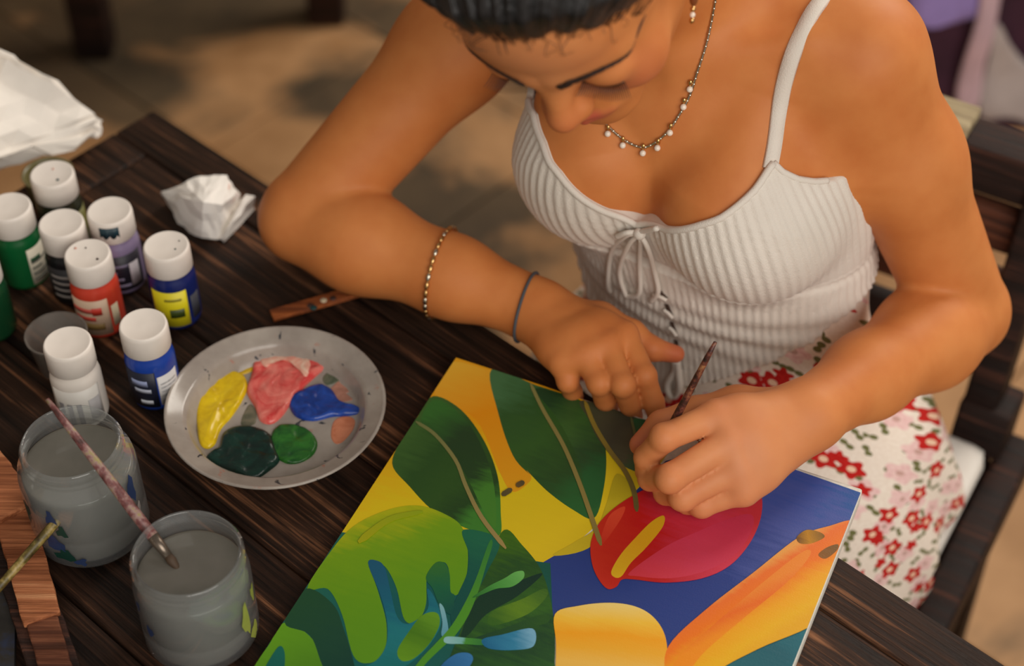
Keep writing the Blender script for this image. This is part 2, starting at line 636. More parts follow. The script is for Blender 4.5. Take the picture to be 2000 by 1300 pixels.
# white cushion under the sitter
cu_b = bmesh.new()
box(cu_b, (0, 0, 0), (0.30, 0.17, 0.035), bevel=0.016)
bmesh.ops.subdivide_edges(cu_b, edges=cu_b.edges[:], cuts=1)
cushion = bm_obj('seat_cushion', cu_b, M_PAPER)
cp = CH0 + TLF * 0.032 - TFW * 0.018
cushion.location = (cp[0], cp[1], 0.4645)
cushion.rotation_euler = (0, 0, CH_ANG)
tag(cushion, 'flat off-white seat cushion on the dark chair under the floral skirt', 'cushion')

# ------------------------------------------------------------------ background furniture
bt = empty('background_table', (0, 0, 0), 'dark reddish wooden table standing on the stained floor in the blurred background', 'table')
lp = [at(190, 100, 0), at(640, 35, 0)]
ldir = (lp[1] - lp[0]); ldir /= np.linalg.norm(ldir)
lper = np.array([-ldir[1], ldir[0], 0])
corners = [lp[0], lp[1], lp[0] + lper * 0.62, lp[1] + lper * 0.62]
for c in corners:
    bm = bmesh.new()
    beam(bm, (c[0], c[1], 0.003), (c[0], c[1], 0.72), 0.062, 0.062, 0.006, (0, 1, 0))
    bm_obj('leg', bm, M_CHAIR, bt)
for a, b in ((0, 1), (2, 3), (0, 2), (1, 3)):
    bm = bmesh.new()
    pa, pb = corners[a], corners[b]
    beam(bm, (pa[0], pa[1], 0.67), (pb[0], pb[1], 0.67), 0.024, 0.09, 0.003)
    bm_obj('apron', bm, M_CHAIR, bt)
for k in range(5):
    bm = bmesh.new()
    off = lper * (-0.05 + 0.145 * k + 0.07)
    a = lp[0] + off - ldir * 0.25; b = lp[1] + off + ldir * 0.10
    beam(bm, (a[0], a[1], 0.735), (b[0], b[1], 0.735), 0.142, 0.028, 0.003)
    bm_obj('plank', bm, M_CHAIR, bt)
for f in (0.3,):
    bm = bmesh.new()
    pa, pb = corners[2], corners[3]
    beam(bm, (pa[0], pa[1], 0.16), (pb[0], pb[1], 0.16), 0.03, 0.05, 0.003)
    bm_obj('stretcher', bm, M_CHAIR, bt)


def drape(name, base, width, depth, height, mat, label, cat, folds=7, amp=0.02, az=0.0, bulge=0.0):
    """hanging folded cloth with thickness"""
    nx, nz = 60, 24
    V, Fc = [], []
    for j in range(nz + 1):
        t = j / nz
        for i in range(nx + 1):
            s = i / nx - 0.5
            d = amp * (0.4 + t) * math.sin(folds * 2 * math.pi * (s + 0.06 * math.sin(5 * t))) + bulge * math.sin(math.pi * (i / nx)) * (0.3 + t)
            x = s * width * (0.85 + 0.2 * t)
            V.append((x, -d, height * (1 - t)))
    for j in range(nz):
        for i in range(nx):
            a = j * (nx + 1) + i
            Fc.append((a, a + 1, a + nx + 2, a + nx + 1))
    o = mesh_obj(name, V, Fc, mat)
    md = o.modifiers.new('th', 'SOLIDIFY'); md.thickness = 0.006
    o.location = tuple(base); o.rotation_euler = (0, 0, az)
    tag(o, label, cat)
    return o

# ================================================================== the painter (implicit body, polygonised)
def smin(a, b, k):
    h = np.maximum(k - np.abs(a - b), 0) / k
    return np.minimum(a, b) - h * h * k * 0.25


def smax(a, b, k):
    return -smin(-a, -b, k)


def rc(p, a, b, r1, r2):
    a = np.asarray(a, np.float32); b = np.asarray(b, np.float32)
    ba = b - a
    h = np.clip(((p - a) @ ba) / (ba @ ba), 0, 1)
    q = p - a - h[:, None] * ba
    return np.sqrt((q * q).sum(1)) - (r1 + (r2 - r1) * h)


def sph(p, c, r):
    q = p - np.asarray(c, np.float32)
    return np.sqrt((q * q).sum(1)) - r


def ell(p, c, r):
    r = np.asarray(r, np.float32)
    q = p - np.asarray(c, np.float32)
    k0 = np.sqrt(((q / r) ** 2).sum(1))
    k1 = np.sqrt(((q / (r * r)) ** 2).sum(1)) + 1e-9
    return k0 * (k0 - 1) / k1


def chain(p, pts, rad, k=0.004):
    d = None
    for i in range(len(pts) - 1):
        e = rc(p, pts[i], pts[i + 1], rad[i], rad[i + 1])
        d = e if d is None else smin(d, e, k)
    return d


# ---- torso
TST = np.array([  # z, cx, cy, half width, half depth
    (0.40, .220, 1.12, .170, .135), (0.50, .220, 1.12, .170, .135), (0.58, .212, 1.11, .158, .122), (0.66, .196, 1.09, .133, .097),
    (0.73, .180, 1.080, .122, .083), (0.80, .168, 1.077, .126, .090), (0.88, .156, 1.078, .138, .099), (0.945, .146, 1.084, .140, .096),
    (0.995, .140, 1.095, .122, .078), (1.03, .137, 1.102, .080, .058), (1.07, .135, 1.105, .045, .045)])
TST = np.array(catmull(TST, 10))
TST = TST[np.argsort(TST[:, 0])]


def torso_uv(p):
    z = p[:, 2]
    cx = np.interp(z, TST[:, 0], TST[:, 1]); cy = np.interp(z, TST[:, 0], TST[:, 2])
    dx, dy = p[:, 0] - cx, p[:, 1] - cy
    return dx * TLF[0] + dy * TLF[1], dx * TFW[0] + dy * TFW[1]


def trunk(p):
    u, v = torso_uv(p)
    z = p[:, 2]
    a = np.interp(z, TST[:, 0], TST[:, 3]); b = np.interp(z, TST[:, 0], TST[:, 4])
    k = np.sqrt((u / a) ** 2 + (v / b) ** 2)
    g = np.sqrt((u / (a * a)) ** 2 + (v / (b * b)) ** 2) + 1e-6
    d = k * (k - 1) / g
    return np.maximum(d * 0.92, z - 1.06)


def tpos(lat, fwd, z):
    cx = np.interp(z, TST[:, 0], TST[:, 1]); cy = np.interp(z, TST[:, 0], TST[:, 2])
    return np.array([cx, cy, z]) + TLF * lat + TFW * fwd


SH_L = at(1672, 108, 1.0)
SH_R = at(1075, -120, 0.985)
EL_L = at(1882, 612, 0.75)
EL_R = at(592, 428, 0.797)
WR_L = at(1580, 808, 0.812)
WR_R = at(1052, 606, 0.790)
NECK = np.array([0.137, 1.100, 1.035])


def bust(p):
    ds = []
    for s in (-1, 1):
        c = tpos(s * 0.064, 0.056, 0.882)
        d = sph(p, c, 0.066)
        d = smin(d, rc(p, tpos(s * 0.056, 0.076, 0.908), tpos(s * 0.078, 0.046, 0.985), 0.050, 0.02), 0.03)
        ds.append(d)
    return ds


def torso(p, kb=0.012, kk=0.004):
    d = trunk(p)
    a, b = bust(p)
    d = smin(d, smin(a, b, kk), kb)
    return d


def shoulders(p):
    d = rc(p, NECK + (0, 0, -.012), SH_L + (0, 0, -.004), 0.044, 0.040)
    d = smin(d, rc(p, NECK + (0, 0, -.012), SH_R + (0, 0, -.004), 0.044, 0.040), 0.02)
    # collar bones
    for s, S in ((1, SH_L), (-1, SH_R)):
        a = tpos(s * 0.018, 0.070, 1.005)
        b = S * 0.75 + a * 0.25 + TFW * 0.022 + UPV * 0.026
        d = smin(d, rc(p, a, b, 0.008, 0.008), 0.018)
    return d


def arm(p, S, E, W, side):
    m1 = S * 0.62 + E * 0.38
    d = chain(p, [S, m1, E * 0.96 + S * 0.04], [0.0485, 0.0435, 0.0375], 0.03)
    f1 = E * 0.74 + W * 0.26
    fa = chain(p, [E, f1, E * 0.35 + W * 0.65, W], [0.0375, 0.0395, 0.0305, 0.0245], 0.02)
    return smin(d, fa, 0.008)


# ---- hands: wrist, knuckles, finger chains (pixel + height above the table)
def pts(L): return [at(*q) for q in L]


HL = dict(
    mcp=pts([(1398, 812, .834), (1424, 862, .826), (1440, 912, .812), (1452, 956, .797)]),
    fingers=[
        (pts([(1398, 812, .834), (1299, 854, .833), (1262, 893, .811), (1259, 922, .793)]), [.0108, .0098, .0086, .0070]),
        (pts([(1424, 862, .826), (1311, 932, .817), (1270, 934, .796), (1272, 936, .781)]), [.0110, .0102, .0088, .0075]),
        (pts([(1440, 912, .812), (1336, 968, .798), (1300, 962, .782), (1325, 955, .779)]), [.0106, .0098, .0086, .0076]),
        (pts([(1452, 956, .797), (1372, 985, .785), (1342, 982, .778), (1362, 972, .777)]), [.0100, .0088, .0078, .0070]),
    ],
    thumb=(pts([(1535, 800, .806), (1440, 800, .802), (1362, 806, .806), (1292, 830, .806), (1250, 868, .797)]), [.016, .0165, .0118, .0105, .0080]),
    wrist=WR_L)
HR = dict(
    mcp=pts([(1217, 655, .803), (1184, 676, .806), (1143, 694, .803), (1100, 706, .796)]),
    fingers=[
        (pts([(1219, 654, .803), (1258, 733, .796), (1276, 785, .776), (1288, 828, .757)]), [.0104, .0090, .0082, .0070]),
        (pts([(1185, 676, .806), (1216, 750, .799), (1230, 788, .776), (1238, 812, .757)]), [.0104, .0092, .0083, .0072]),
        (pts([(1143, 694, .803), (1170, 747, .796), (1182, 780, .774), (1190, 796, .7585)]), [.0102, .0090, .0082, .0072]),
        (pts([(1099, 706, .796), (1109, 744, .786), (1118, 764, .770), (1124, 774, .7585)]), [.0094, .0080, .0074, .0066]),
    ],
    thumb=(pts([(1090, 620, .786), (1170, 630, .783), (1232, 652, .782), (1274, 681, .777), (1320, 691, .772)]), [.016, .0150, .0110, .0094, .0070]),
    wrist=WR_R)


def hand(p, H):
    W = H['wrist']
    d = None
    for i, m in enumerate(H['mcp']):
        off = (m - H['mcp'][1]) * 0.35
        e = rc(p, W + off * 0.6, m, 0.0165, 0.0118)
        d = e if d is None else smin(d, e, 0.014)
    for i in range(3):
        d = smin(d, rc(p, H['mcp'][i] * .75 + W * .25, H['mcp'][i + 1] * .75 + W * .25, 0.0115, 0.0115), 0.012)
    tp, tr = H['thumb']
    palm = smin(d, chain(p, tp[:3], tr[:3], 0.008), 0.012)
    out = smin(palm, chain(p, tp[2:], tr[2:], 0.004), 0.006)
    for fp, fr in H['fingers']:
        f = chain(p, fp, fr, 0.003)
        f = smin(f, sph(p, fp[1] + (fp[1] - (fp[0] + fp[2]) / 2) * 0.12, fr[1] * 1.0), 0.003)
        out = smin(out, smin(palm, f, 0.005), 0.0010)
    return out


# ---- head
HAZ, HPI, HRO = math.radians(10.6), math.radians(42.6), math.radians(-13.3)
HT, HS = np.array([0.0362, 0.9385, 1.1533]), 0.942


def head_matrix():
    F = np.array([-math.sin(HAZ), -math.cos(HAZ), 0]); Lf = np.array([math.cos(HAZ), -math.sin(HAZ), 0])
    M = np.stack([Lf, F, UPV], 1)
    cp, sp = math.cos(HPI), math.sin(HPI)
    rx = np.array([[1, 0, 0], [0, cp, sp], [0, -sp, cp]])
    c, s = math.cos(HRO), math.sin(HRO)
    ry = np.array([[c, 0, s], [0, 1, 0], [-s, 0, c]])
    return M @ rx @ ry


HM = head_matrix()


def h2w(q): return np.asarray(q, float) @ HM.T * HS + HT
def w2h(p): return ((p - HT) @ HM) / HS


def head_l(q):
    q = q.astype(np.float32).copy()
    sx = q[:, 0].copy()
    q[:, 0] = np.abs(q[:, 0])
    d = ell(q, (0, -.012, .036), (.072, .090, .082))
    d = smin(d, ell(q, (0, .026, -.028), (.060, .064, .080)), .03)
    d = smin(d, ell(q, (0, .044, .040), (.058, .047, .050)), .03)
    d = smin(d, rc(q, (.050, .000, -.052), (.012, .074, -.098), .017, .018), .03)
    d = smin(d, rc(q, (.010, .087, .017), (.048, .068, .019), .0085, .0085), .014)
    d = smax(d, -sph(q, (.030, .1055, -.006), .0150), .014)
    d = smin(d, ell(q, (.0320, .0765, -.004), (.0190, .0145, .0150)), .005)
    d = smin(d, sph(q, (.041, .060, -.034), .0235), .022)
    d = smin(d, ell(q, (0, .080, -.070), (.028, .021, .025)), .016)
    d = smin(d, rc(q, (0, .086, .010), (0, .1075, -.030), .0080, .0100), .016)
    d = smin(d, sph(q, (0, .1085, -.0325), .0100), .008)
    d = smin(d, sph(q, (.0105, .0995, -.0370), .0082), .009)
    d = smin(d, rc(q, (0, .1025, -.064), (.021, .0925, -.0685), .0042, .0025), .005)
    d = smin(d, rc(q, (0, .1010, -.0745), (.017, .0925, -.0720), .0052, .0030), .005)
    d = smin(d, sph(q, (0, .081, -.102), .017), .02)
    d = smin(d, ell(q, (.074, -.010, -.012), (.007, .018, .030)), .006)
    return d


def head(p): return head_l(w2h(p)) * HS


HC = h2w((0, 0.0, -.01))
NK_T = h2w((0, -.022, -.070))


def neck(p):
    return smin(rc(p, NECK + (0, 0, -.02), NK_T, 0.050, 0.047), rc(p, tpos(0, -.02, 1.0), NECK, 0.05, 0.045), 0.02)


def far(p, c, r):
    return np.sqrt(((p - np.asarray(c, np.float32)) ** 2).sum(1)) - r


GROUPS = None


def body(p):
    """signed distance of the whole skin; groups are skipped where they are far away"""
    p = p.astype(np.float32)
    lo, hi = p.min(0), p.max(0)
    c = (lo + hi) / 2; rad = np.linalg.norm(hi - lo) / 2

    def near(cc, rr): return np.linalg.norm(c - cc) < rr + rad + 0.035
    d = np.full(len(p), 0.3, np.float32)
    tc = np.array([.17, 1.06, .80])
    if near(tc, .50):
        d = torso(p)
        if near((SH_L + SH_R) / 2, 0.24): d = smin(d, shoulders(p), 0.035)
    for S, E, W, H, s in ((SH_L, EL_L, WR_L, HL, 1), (SH_R, EL_R, WR_R, HR, -1)):
        if near((S + E + W) / 3, 0.26):
            a = arm(p, S, E, W, s)
            hc = H['mcp'][1] * 0.7 + W * 0.3
            if near(hc, 0.12): a = smin(a, hand(p, H), 0.010)
            elif False: pass
            k = 0.030
            w = np.clip((p[:, 2] - 0.86) / 0.06, 0, 1)       # only the shoulder melts into the trunk
            d = smin(d, a, 0.004 + 0.030 * w)
        else:
            hc = H['mcp'][1] * 0.7 + W * 0.3
            if near(hc, 0.12): d = np.minimum(d, hand(p, H))
    if near(NECK, 0.17): d = smin(d, neck(p), 0.03)
    if near(HC, 0.15): d = smin(d, head(p), 0.012)
    return d


def polygonise(f, bmin, bmax, h, N=20, lip=1.3):
    bmin = np.asarray(bmin, float); bmax = np.asarray(bmax, float)
    nb = np.ceil((bmax - bmin) / (h * N)).astype(int)
    G = nb * N + 4
    ids_v, pos_v, quads = [], [], []
    half = h * N / 2
    ax = np.arange(N + 1)
    I, J, K = np.meshgrid(ax, ax, ax, indexing='ij')
    cen = np.stack(np.meshgrid(*[bmin[i] + half + np.arange(nb[i]) * h * N for i in range(3)], indexing='ij'), -1).reshape(-1, 3)
    ib = np.stack(np.meshgrid(*[np.arange(nb[i]) for i in range(3)], indexing='ij'), -1).reshape(-1, 3)
    coarse = np.concatenate([f(cen[k:k + 1]) for k in range(len(cen))])
    keep = np.abs(coarse) < half * math.sqrt(3) * lip + 0.008

    def gid(i, j, k): return (i.astype(np.int64) * G[1] + j) * G[2] + k
    M1 = N + 1
    for b in ib[keep]:
        o = bmin + b * N * h
        P = np.stack([o[0] + I * h, o[1] + J * h, o[2] + K * h], -1).reshape(-1, 3)
        D = f(P).reshape(M1, M1, M1)
        s = D < 0
        if s.all() or not s.any(): continue
        cs = np.zeros((N, N, N), np.int8)
        for a in (0, 1):
            for bb in (0, 1):
                for c in (0, 1):
                    cs += s[a:N + a, bb:N + bb, c:N + c]
        act = np.argwhere((cs > 0) & (cs < 8))
        i, j, k = act.T
        acc = np.zeros((len(act), 3)); cnt = np.zeros(len(act))
        for axis in range(3):
            for u in (0, 1):
                for v in (0, 1):
                    o1 = [0, 0, 0]; oth = [x for x in range(3) if x != axis]
                    o1[oth[0]] = u; o1[oth[1]] = v
                    o2 = list(o1); o2[axis] = 1
                    d1 = D[i + o1[0], j + o1[1], k + o1[2]]; d2 = D[i + o2[0], j + o2[1], k + o2[2]]
                    m = (d1 < 0) != (d2 < 0)
                    t = np.where(m, d1 / np.where(m, d1 - d2, 1), 0)
                    q = np.tile(np.array(o1, float), (len(act), 1)); q[:, axis] += t
                    acc += q * m[:, None]; cnt += m
        pos_v.append(o + (act + acc / cnt[:, None]) * h)
        gi, gj, gk = i + b[0] * N + 1, j + b[1] * N + 1, k + b[2] * N + 1
        ids_v.append(gid(gi, gj, gk))
        for axis in range(3):
            sl1 = [slice(0, N)] * 3; sl2 = [slice(0, N)] * 3; sl2[axis] = slice(1, N + 1)
            A, B = s[tuple(sl1)], s[tuple(sl2)]
            e = np.argwhere(A != B)
            if not len(e): continue
            flip = A[tuple(e.T)]
            g = e + b * N + 1
            oth = [(axis + 1) % 3, (axis + 2) % 3]
            q = []
            for du, dv in ((0, 0), (-1, 0), (-1, -1), (0, -1)):
                gg = g.copy(); gg[:, oth[0]] += du; gg[:, oth[1]] += dv
                q.append(gid(gg[:, 0], gg[:, 1], gg[:, 2]))
            q = np.stack(q, 1)
            q[~flip] = q[~flip][:, ::-1]
            quads.append(q)
    ids = np.concatenate(ids_v); pos = np.concatenate(pos_v); Q = np.concatenate(quads)
    order = np.argsort(ids); ids = ids[order]; pos = pos[order]
    ix = np.searchsorted(ids, Q); ix = np.clip(ix, 0, len(ids) - 1)
    ok = (ids[ix] == Q).all(1)
    return pos, ix[ok]


def np_mesh(name, V, Q, mat, parent):
    me = bpy.data.meshes.new(name)
    me.vertices.add(len(V)); me.vertices.foreach_set('co', V.astype(np.float32).ravel())
    n = Q.shape[1]
    me.loops.add(len(Q) * n); me.loops.foreach_set('vertex_index', Q.astype(np.int32).ravel())
    me.polygons.add(len(Q)); me.polygons.foreach_set('loop_start', np.arange(len(Q), dtype=np.int32) * n)
    me.polygons.foreach_set('use_smooth', np.ones(len(Q), bool))
    me.update(calc_edges=True); me.validate()
    me.materials.append(mat)
    o = bpy.data.objects.new(name, me)
    COL.objects.link(o)
    o.parent = parent
    return o


def attr(me, name, vals, kind='FLOAT'):
    a = me.attributes.new(name, kind, 'POINT')
    a.data.foreach_set('value' if kind == 'FLOAT' else 'vector', np.asarray(vals, np.float32).ravel())


def cast(f, origin, d, t0=0.3, t1=2.5):
    d = d / np.linalg.norm(d)
    t, best = t0, (9.0, t0)
    for _ in range(200):
        v = float(f((origin + d * t)[None, :])[0])
        if abs(v) < best[0]: best = (abs(v), t)
        if abs(v) < 2e-4: break
        t += v * 0.75
        if t > t1: break
    return origin + d * best[1]


def hit(px, py, f=body): return cast(f, CAMP, ray(px, py))


def grad(f, p, e=8e-4):
    p = np.asarray(p, float)
    P = np.stack([p + e * np.eye(3)[i] * s for i in range(3) for s in (1, -1)])
    # evaluated one by one so that every sample uses the same groups
    v = f(P)
    g = np.array([v[0] - v[1], v[2] - v[3], v[4] - v[5]])
    return g / (np.linalg.norm(g) + 1e-9)


person = empty('person', (CH0[0], CH0[1], 0.0), 'woman in cream ribbed top and floral skirt painting the canvas', 'person')
PINV = Matrix.Translation((-CH0[0], -CH0[1], 0))
POFF = np.array([CH0[0], CH0[1], 0.0])

# ---- skin
bV, bQ = polygonise(body, (-.24, .74, .60), (.45, 1.30, 1.29), 0.0019)


def legs(p):
    # thighs inside the skirt, shins and feet below the table
    p = p.astype(np.float32)
    H0 = np.array([.215, 1.12, .535])
    d = None
    for s in (-1, 1):
        a = H0 + TLF * s * .080 + TFW * .06
        k = H0 + TLF * s * .080 + TFW * .415 - UPV * .035
        an = k - TFW * .03 + TLF * s * .01; an[2] = .075
        heel = an - TFW * .02; heel[2] = .034
        ball = an + TFW * .13 + TLF * s * .012; ball[2] = .029
        toe = ball + TFW * .045; toe[2] = .020
        e = rc(p, a, k, .052, .050)
        e = smin(e, chain(p, [k, k * .7 + an * .3 - TFW * .012, an], [.050, .050, .031], .02), .02)
        e = smin(e, chain(p, [an, heel], [.031, .030], .01), .015)
        e = smin(e, chain(p, [an, ball, toe], [.033, .026, .017], .01), .02)
        d = e if d is None else np.minimum(d, e)
    return d


lV, lQ = polygonise(legs, (-.24, .44, -.005), (.36, 1.20, .62), 0.005)
bQ = np.concatenate([bQ, lQ + len(bV)]); bV = np.concatenate([bV, lV])
bo = np_mesh('body', bV - POFF, bQ, M_SKIN, person)
q = w2h(bV)
tint = np.zeros(len(bV)); pale = np.zeros(len(bV))
isface = (q[:, 1] > 0.03) & (np.abs(q[:, 0]) < .09) & (np.abs(q[:, 2]) < .13)
aq = q.copy(); aq[:, 0] = np.abs(aq[:, 0])
for c, r, a in (((0, .105, -.064), .009, .9), ((.010, .102, -.066), .008, .9), ((0, .105, -.074), .010, .85), ((.010, .1, -.073), .009, .85), ((.017, .094, -.070), .007, .6)):
    tint = np.maximum(tint, isface * a * np.clip(1.4 - np.linalg.norm(aq - c, axis=1) / r, 0, 1))
tint = np.maximum(tint, isface * 0.45 * np.exp(-(np.linalg.norm(aq - (.045, .075, -.03), axis=1) / .024) ** 2))
tint = np.maximum(tint, isface * 0.30 * np.exp(-(np.linalg.norm(aq - (0, .118, -.034), axis=1) / .018) ** 2))
pale = np.maximum(pale, isface * 0.25 * np.exp(-(np.linalg.norm(q - (0, .09, .045), axis=1) / .05) ** 2))
for H in (HL, HR):
    for fp, fr in H['fingers'] + [H['thumb']]:
        for k, (pp, a) in enumerate(zip(fp, (0.22, 0.22, 0.12, 0.5))):
            tint = np.maximum(tint, a * np.exp(-(np.linalg.norm(bV - pp, axis=1) / (fr[min(k, 3)] * 1.15)) ** 2))
    tint = np.maximum(tint, 0.7 * np.exp(-(np.linalg.norm(bV - H['thumb'][0][-1], axis=1) / .016) ** 2))
pale = np.maximum(pale, 0.35 * np.exp(-(np.linalg.norm(bV - HL['mcp'][2], axis=1) / .07) ** 2))
attr(bo.data, 'tint', tint); attr(bo.data, 'pale', pale)

# ---- ribbed top: offset of the trunk, cut by a neckline / hem given as height over the angle round the body
def top_base(p):
    d = trunk(p)
    a, b = bust(p)
    b_ = smin(a, b, 0.040)
    return smin(d, b_, 0.014)


def f_top0(p): return top_base(p.astype(np.float32)) - 0.004


def phi_of(p):
    u, v = torso_uv(p)
    return np.arctan2(u, v)          # 0 front, + her left


neck_px = [(1030, 196), (1040, 225), (1058, 280), (1090, 340), (1130, 385), (1180, 415), (1240, 440), (1300, 450), (1370, 440), (1430, 412), (1475, 372), (1502, 332), (1512, 320)]
arm_px = [(1530, 338), (1560, 352), (1595, 357), (1625, 354)]
hem_px = [(1255, 772), (1300, 762), (1345, 748), (1420, 730), (1500, 700), (1560, 670), (1620, 628), (1670, 580)]


def curve_pts(L, f=f_top0):
    return np.array([h for h in (hit(x, y, f) for x, y in L) if h is not None])


n3 = curve_pts(neck_px); a3 = curve_pts(arm_px); h3 = curve_pts(hem_px)
nphi = phi_of(n3); aphi = phi_of(a3); hphi = phi_of(h3)
print('NECK', np.round(nphi, 2), np.round(n3[:, 2], 3)); print('ARM', np.round(aphi, 2), np.round(a3[:, 2], 3)); print('HEM', np.round(hphi, 2), np.round(h3[:, 2], 3))
zA = float(a3[-1, 2])
kp = list(zip(nphi, n3[:, 2])) + list(zip(aphi, a3[:, 2]))
kp = sorted(kp)
lastp = kp[-1][0]
kp += [(lastp + 0.25, zA - 0.004), (2.4, zA - 0.02), (3.2, zA - 0.02)]
f0p, f0z = kp[0]
kp = [(-3.2, zA - 0.02), (-2.4, zA - 0.02), (f0p - 0.62, zA - 0.004), (f0p - 0.4, zA), (f0p - 0.2, zA + 0.45 * (f0z - zA)), (f0p - 0.05, f0z - 0.003)] + kp
KN = np.array(kp)
hz0 = float(h3[np.argmin(np.abs(hphi)), 2])
hk = sorted(zip(hphi, h3[:, 2]))
HK = np.array([(-3.2, hk[-1][1]), (-1.4, hk[-1][1] - .004), (-0.7, hk[0][1] + .004)] + hk + [(hk[-1][0] + .4, hk[-1][1] + .002), (3.2, hk[-1][1])])


def zneck(ph): return np.interp(ph, KN[:, 0], KN[:, 1])
def zhem(ph): return np.interp(ph, HK[:, 0], HK[:, 1])


USEAM_Z = 0.828


def f_top(p):
    p = p.astype(np.float32)
    d = top_base(p)
    ph = phi_of(p)
    z = p[:, 2]
    # ribs fan out over the bust and run straight down below it
    lean = np.where(z > USEAM_Z, (z - USEAM_Z) * 2.0, 0) * np.sin(ph)
    rib = np.cos((ph + lean) * 104)
    slit = np.exp(-((ph - 0.02) / 0.05) ** 2)
    seam = np.exp(-((z - USEAM_Z - 0.006 * np.cos(ph * 2)) / 0.004) ** 2)
    lower = (z < USEAM_Z) * 1.0
    amp = 0.0008 * (1 - 0.85 * slit) * (0.35 + 0.65 * np.clip(np.abs(z - USEAM_Z) / 0.02, 0, 1))
    fold = 0.0016 * np.exp(-((z - 0.762) / 0.03) ** 2) * np.cos(z * 260 + 2.2 * np.sin(ph * 1.4)) * np.clip(ph + 1.2, 0.2, 1)
    off = 0.0042 + amp * rib + fold - 0.0022 * seam + 0.0015 * lower
    hem = zhem(ph)
    off = off + 0.004 * np.clip((hem + 0.03 - z) / 0.03, 0, 1)
    d = d - off
    d = smax(d, (z - zneck(ph)) * 0.8, 0.002)
    d = smax(d, (hem - z) * 0.9, 0.002)
    return d


tV, tQ = polygonise(f_top, (-.02, .88, .60), (.34, 1.22, 1.04), 0.0019)
top = np_mesh('ribbed_top', tV - POFF, tQ, M_KNIT, person)
top['label'] = 'cream ribbed knit camisole top'


def surf_curve(L, f, n=6, off=0.0):
    P = [h for h in (hit(x, y, f) for x, y in L) if h is not None]
    P = catmull(P, n)
    if off:
        P = [p + grad(f, p) * off for p in P]
    return P


def add_tube(name, P, r, mat, parent, n=8, closed=False):
    V, F = tube([np.asarray(p) - POFF for p in P], r, n, closed)
    return mesh_obj(name, V, F, mat, parent)


def f_all(p): return np.minimum(body(p), f_top(p))


# rolled edge of the neckline and of the armhole
def ring_at(zf, p0, p1, n, off):
    out = []
    for t in np.linspace(p0, p1, n):
        z = float(zf(np.array([t])))
        c = tpos(0, 0, z)
        d = TLF * math.sin(t) + TFW * math.cos(t)
        # march outward until the cloth surface
        lo, hi = 0.02, 0.25
        for _ in range(24):
            m = (lo + hi) / 2
            if top_base((c + d * m)[None, :].astype(np.float32))[0] - off < 0: lo = m
            else: hi = m
        out.append(c + d * lo)
    return out


PN0, PN1 = float(nphi.min()), float(nphi.max())
add_tube('neckline_trim', ring_at(zneck, PN0, PN1, 70, 0.0035), 0.0028, M_KNIT, top)
add_tube('armhole_trim', ring_at(zneck, PN1, float(aphi.max()) - .02, 24, 0.0030), 0.0026, M_KNIT, top)
add_tube('armhole_trim', ring_at(zneck, PN0 - 0.5, PN0, 24, 0.0030), 0.0026, M_KNIT, top)


def band(name, P, w, th, f, mat, parent):
    """flat strap lying on a surface"""
    V, F = [], []
    P = [np.asarray(p) for p in P]
    for i, p in enumerate(P):
        t = P[min(i + 1, len(P) - 1)] - P[max(i - 1, 0)]; t /= np.linalg.norm(t)
        nn = grad(f, p)
        s = np.cross(t, nn); s /= np.linalg.norm(s); nn = np.cross(s, t)
        for a, b in ((-1, -.3), (-.8, 1), (0, 1.25), (.8, 1), (1, -.3), (0, -.6)):
            V.append(tuple(p + s * a * w / 2 + nn * (b * th) - POFF))
    n = 6
    for i in range(len(P) - 1):
        for k in range(n):
            l = (k + 1) % n
            F.append((i * n + k, i * n + l, (i + 1) * n + l, (i + 1) * n + k))
    return mesh_obj(name, V, F, mat, parent)


def body_ns(p): return body(p)


bodyf = lambda p: np.concatenate([body(p[i:i + 1]) for i in range(len(p))])
strapL = [hit(x, y, bodyf) for x, y in ((1504, 330), (1513, 280), (1521, 220), (1532, 160), (1552, 95), (1580, 35), (1604, 0))]
# over the shoulder and down the back to the rear edge of the top
last = strapL[-1]
for dz, bk in ((0.012, 0.03), (0.004, 0.065), (-0.03, 0.10), (-0.08, 0.115), (-0.13, 0.12)):
    c = last - TFW * bk + UPV * dz
    g = grad(bodyf, c); dd = float(bodyf(c[None, :])[0])
    strapL.append(c - g * dd)
band('strap', catmull(strapL, 5), 0.0125, 0.0022, bodyf, M_KNIT, top)
strapR = [hit(x, y, bodyf) for x, y in ((1032, 214), (1040, 190))]
base = strapR[-1]
for up_, bk in ((0.03, 0.02), (0.06, 0.045), (0.078, 0.075), (0.07, 0.11), (0.03, 0.14), (-.03, .155), (-.09, .16)):
    c = base - TFW * bk + UPV * up_ + TLF * 0.004
    for _ in range(6):
        g = grad(bodyf, c); dd = float(bodyf(c[None, :])[0]); c = c - g * dd * 0.8
    strapR.append(c)
band('strap', catmull(strapR, 5), 0.0125, 0.0022, bodyf, M_KNIT, top)

# drawstring bow at the centre and lacing below
def lift(P, off): return [p + grad(f_top, p) * off for p in P]


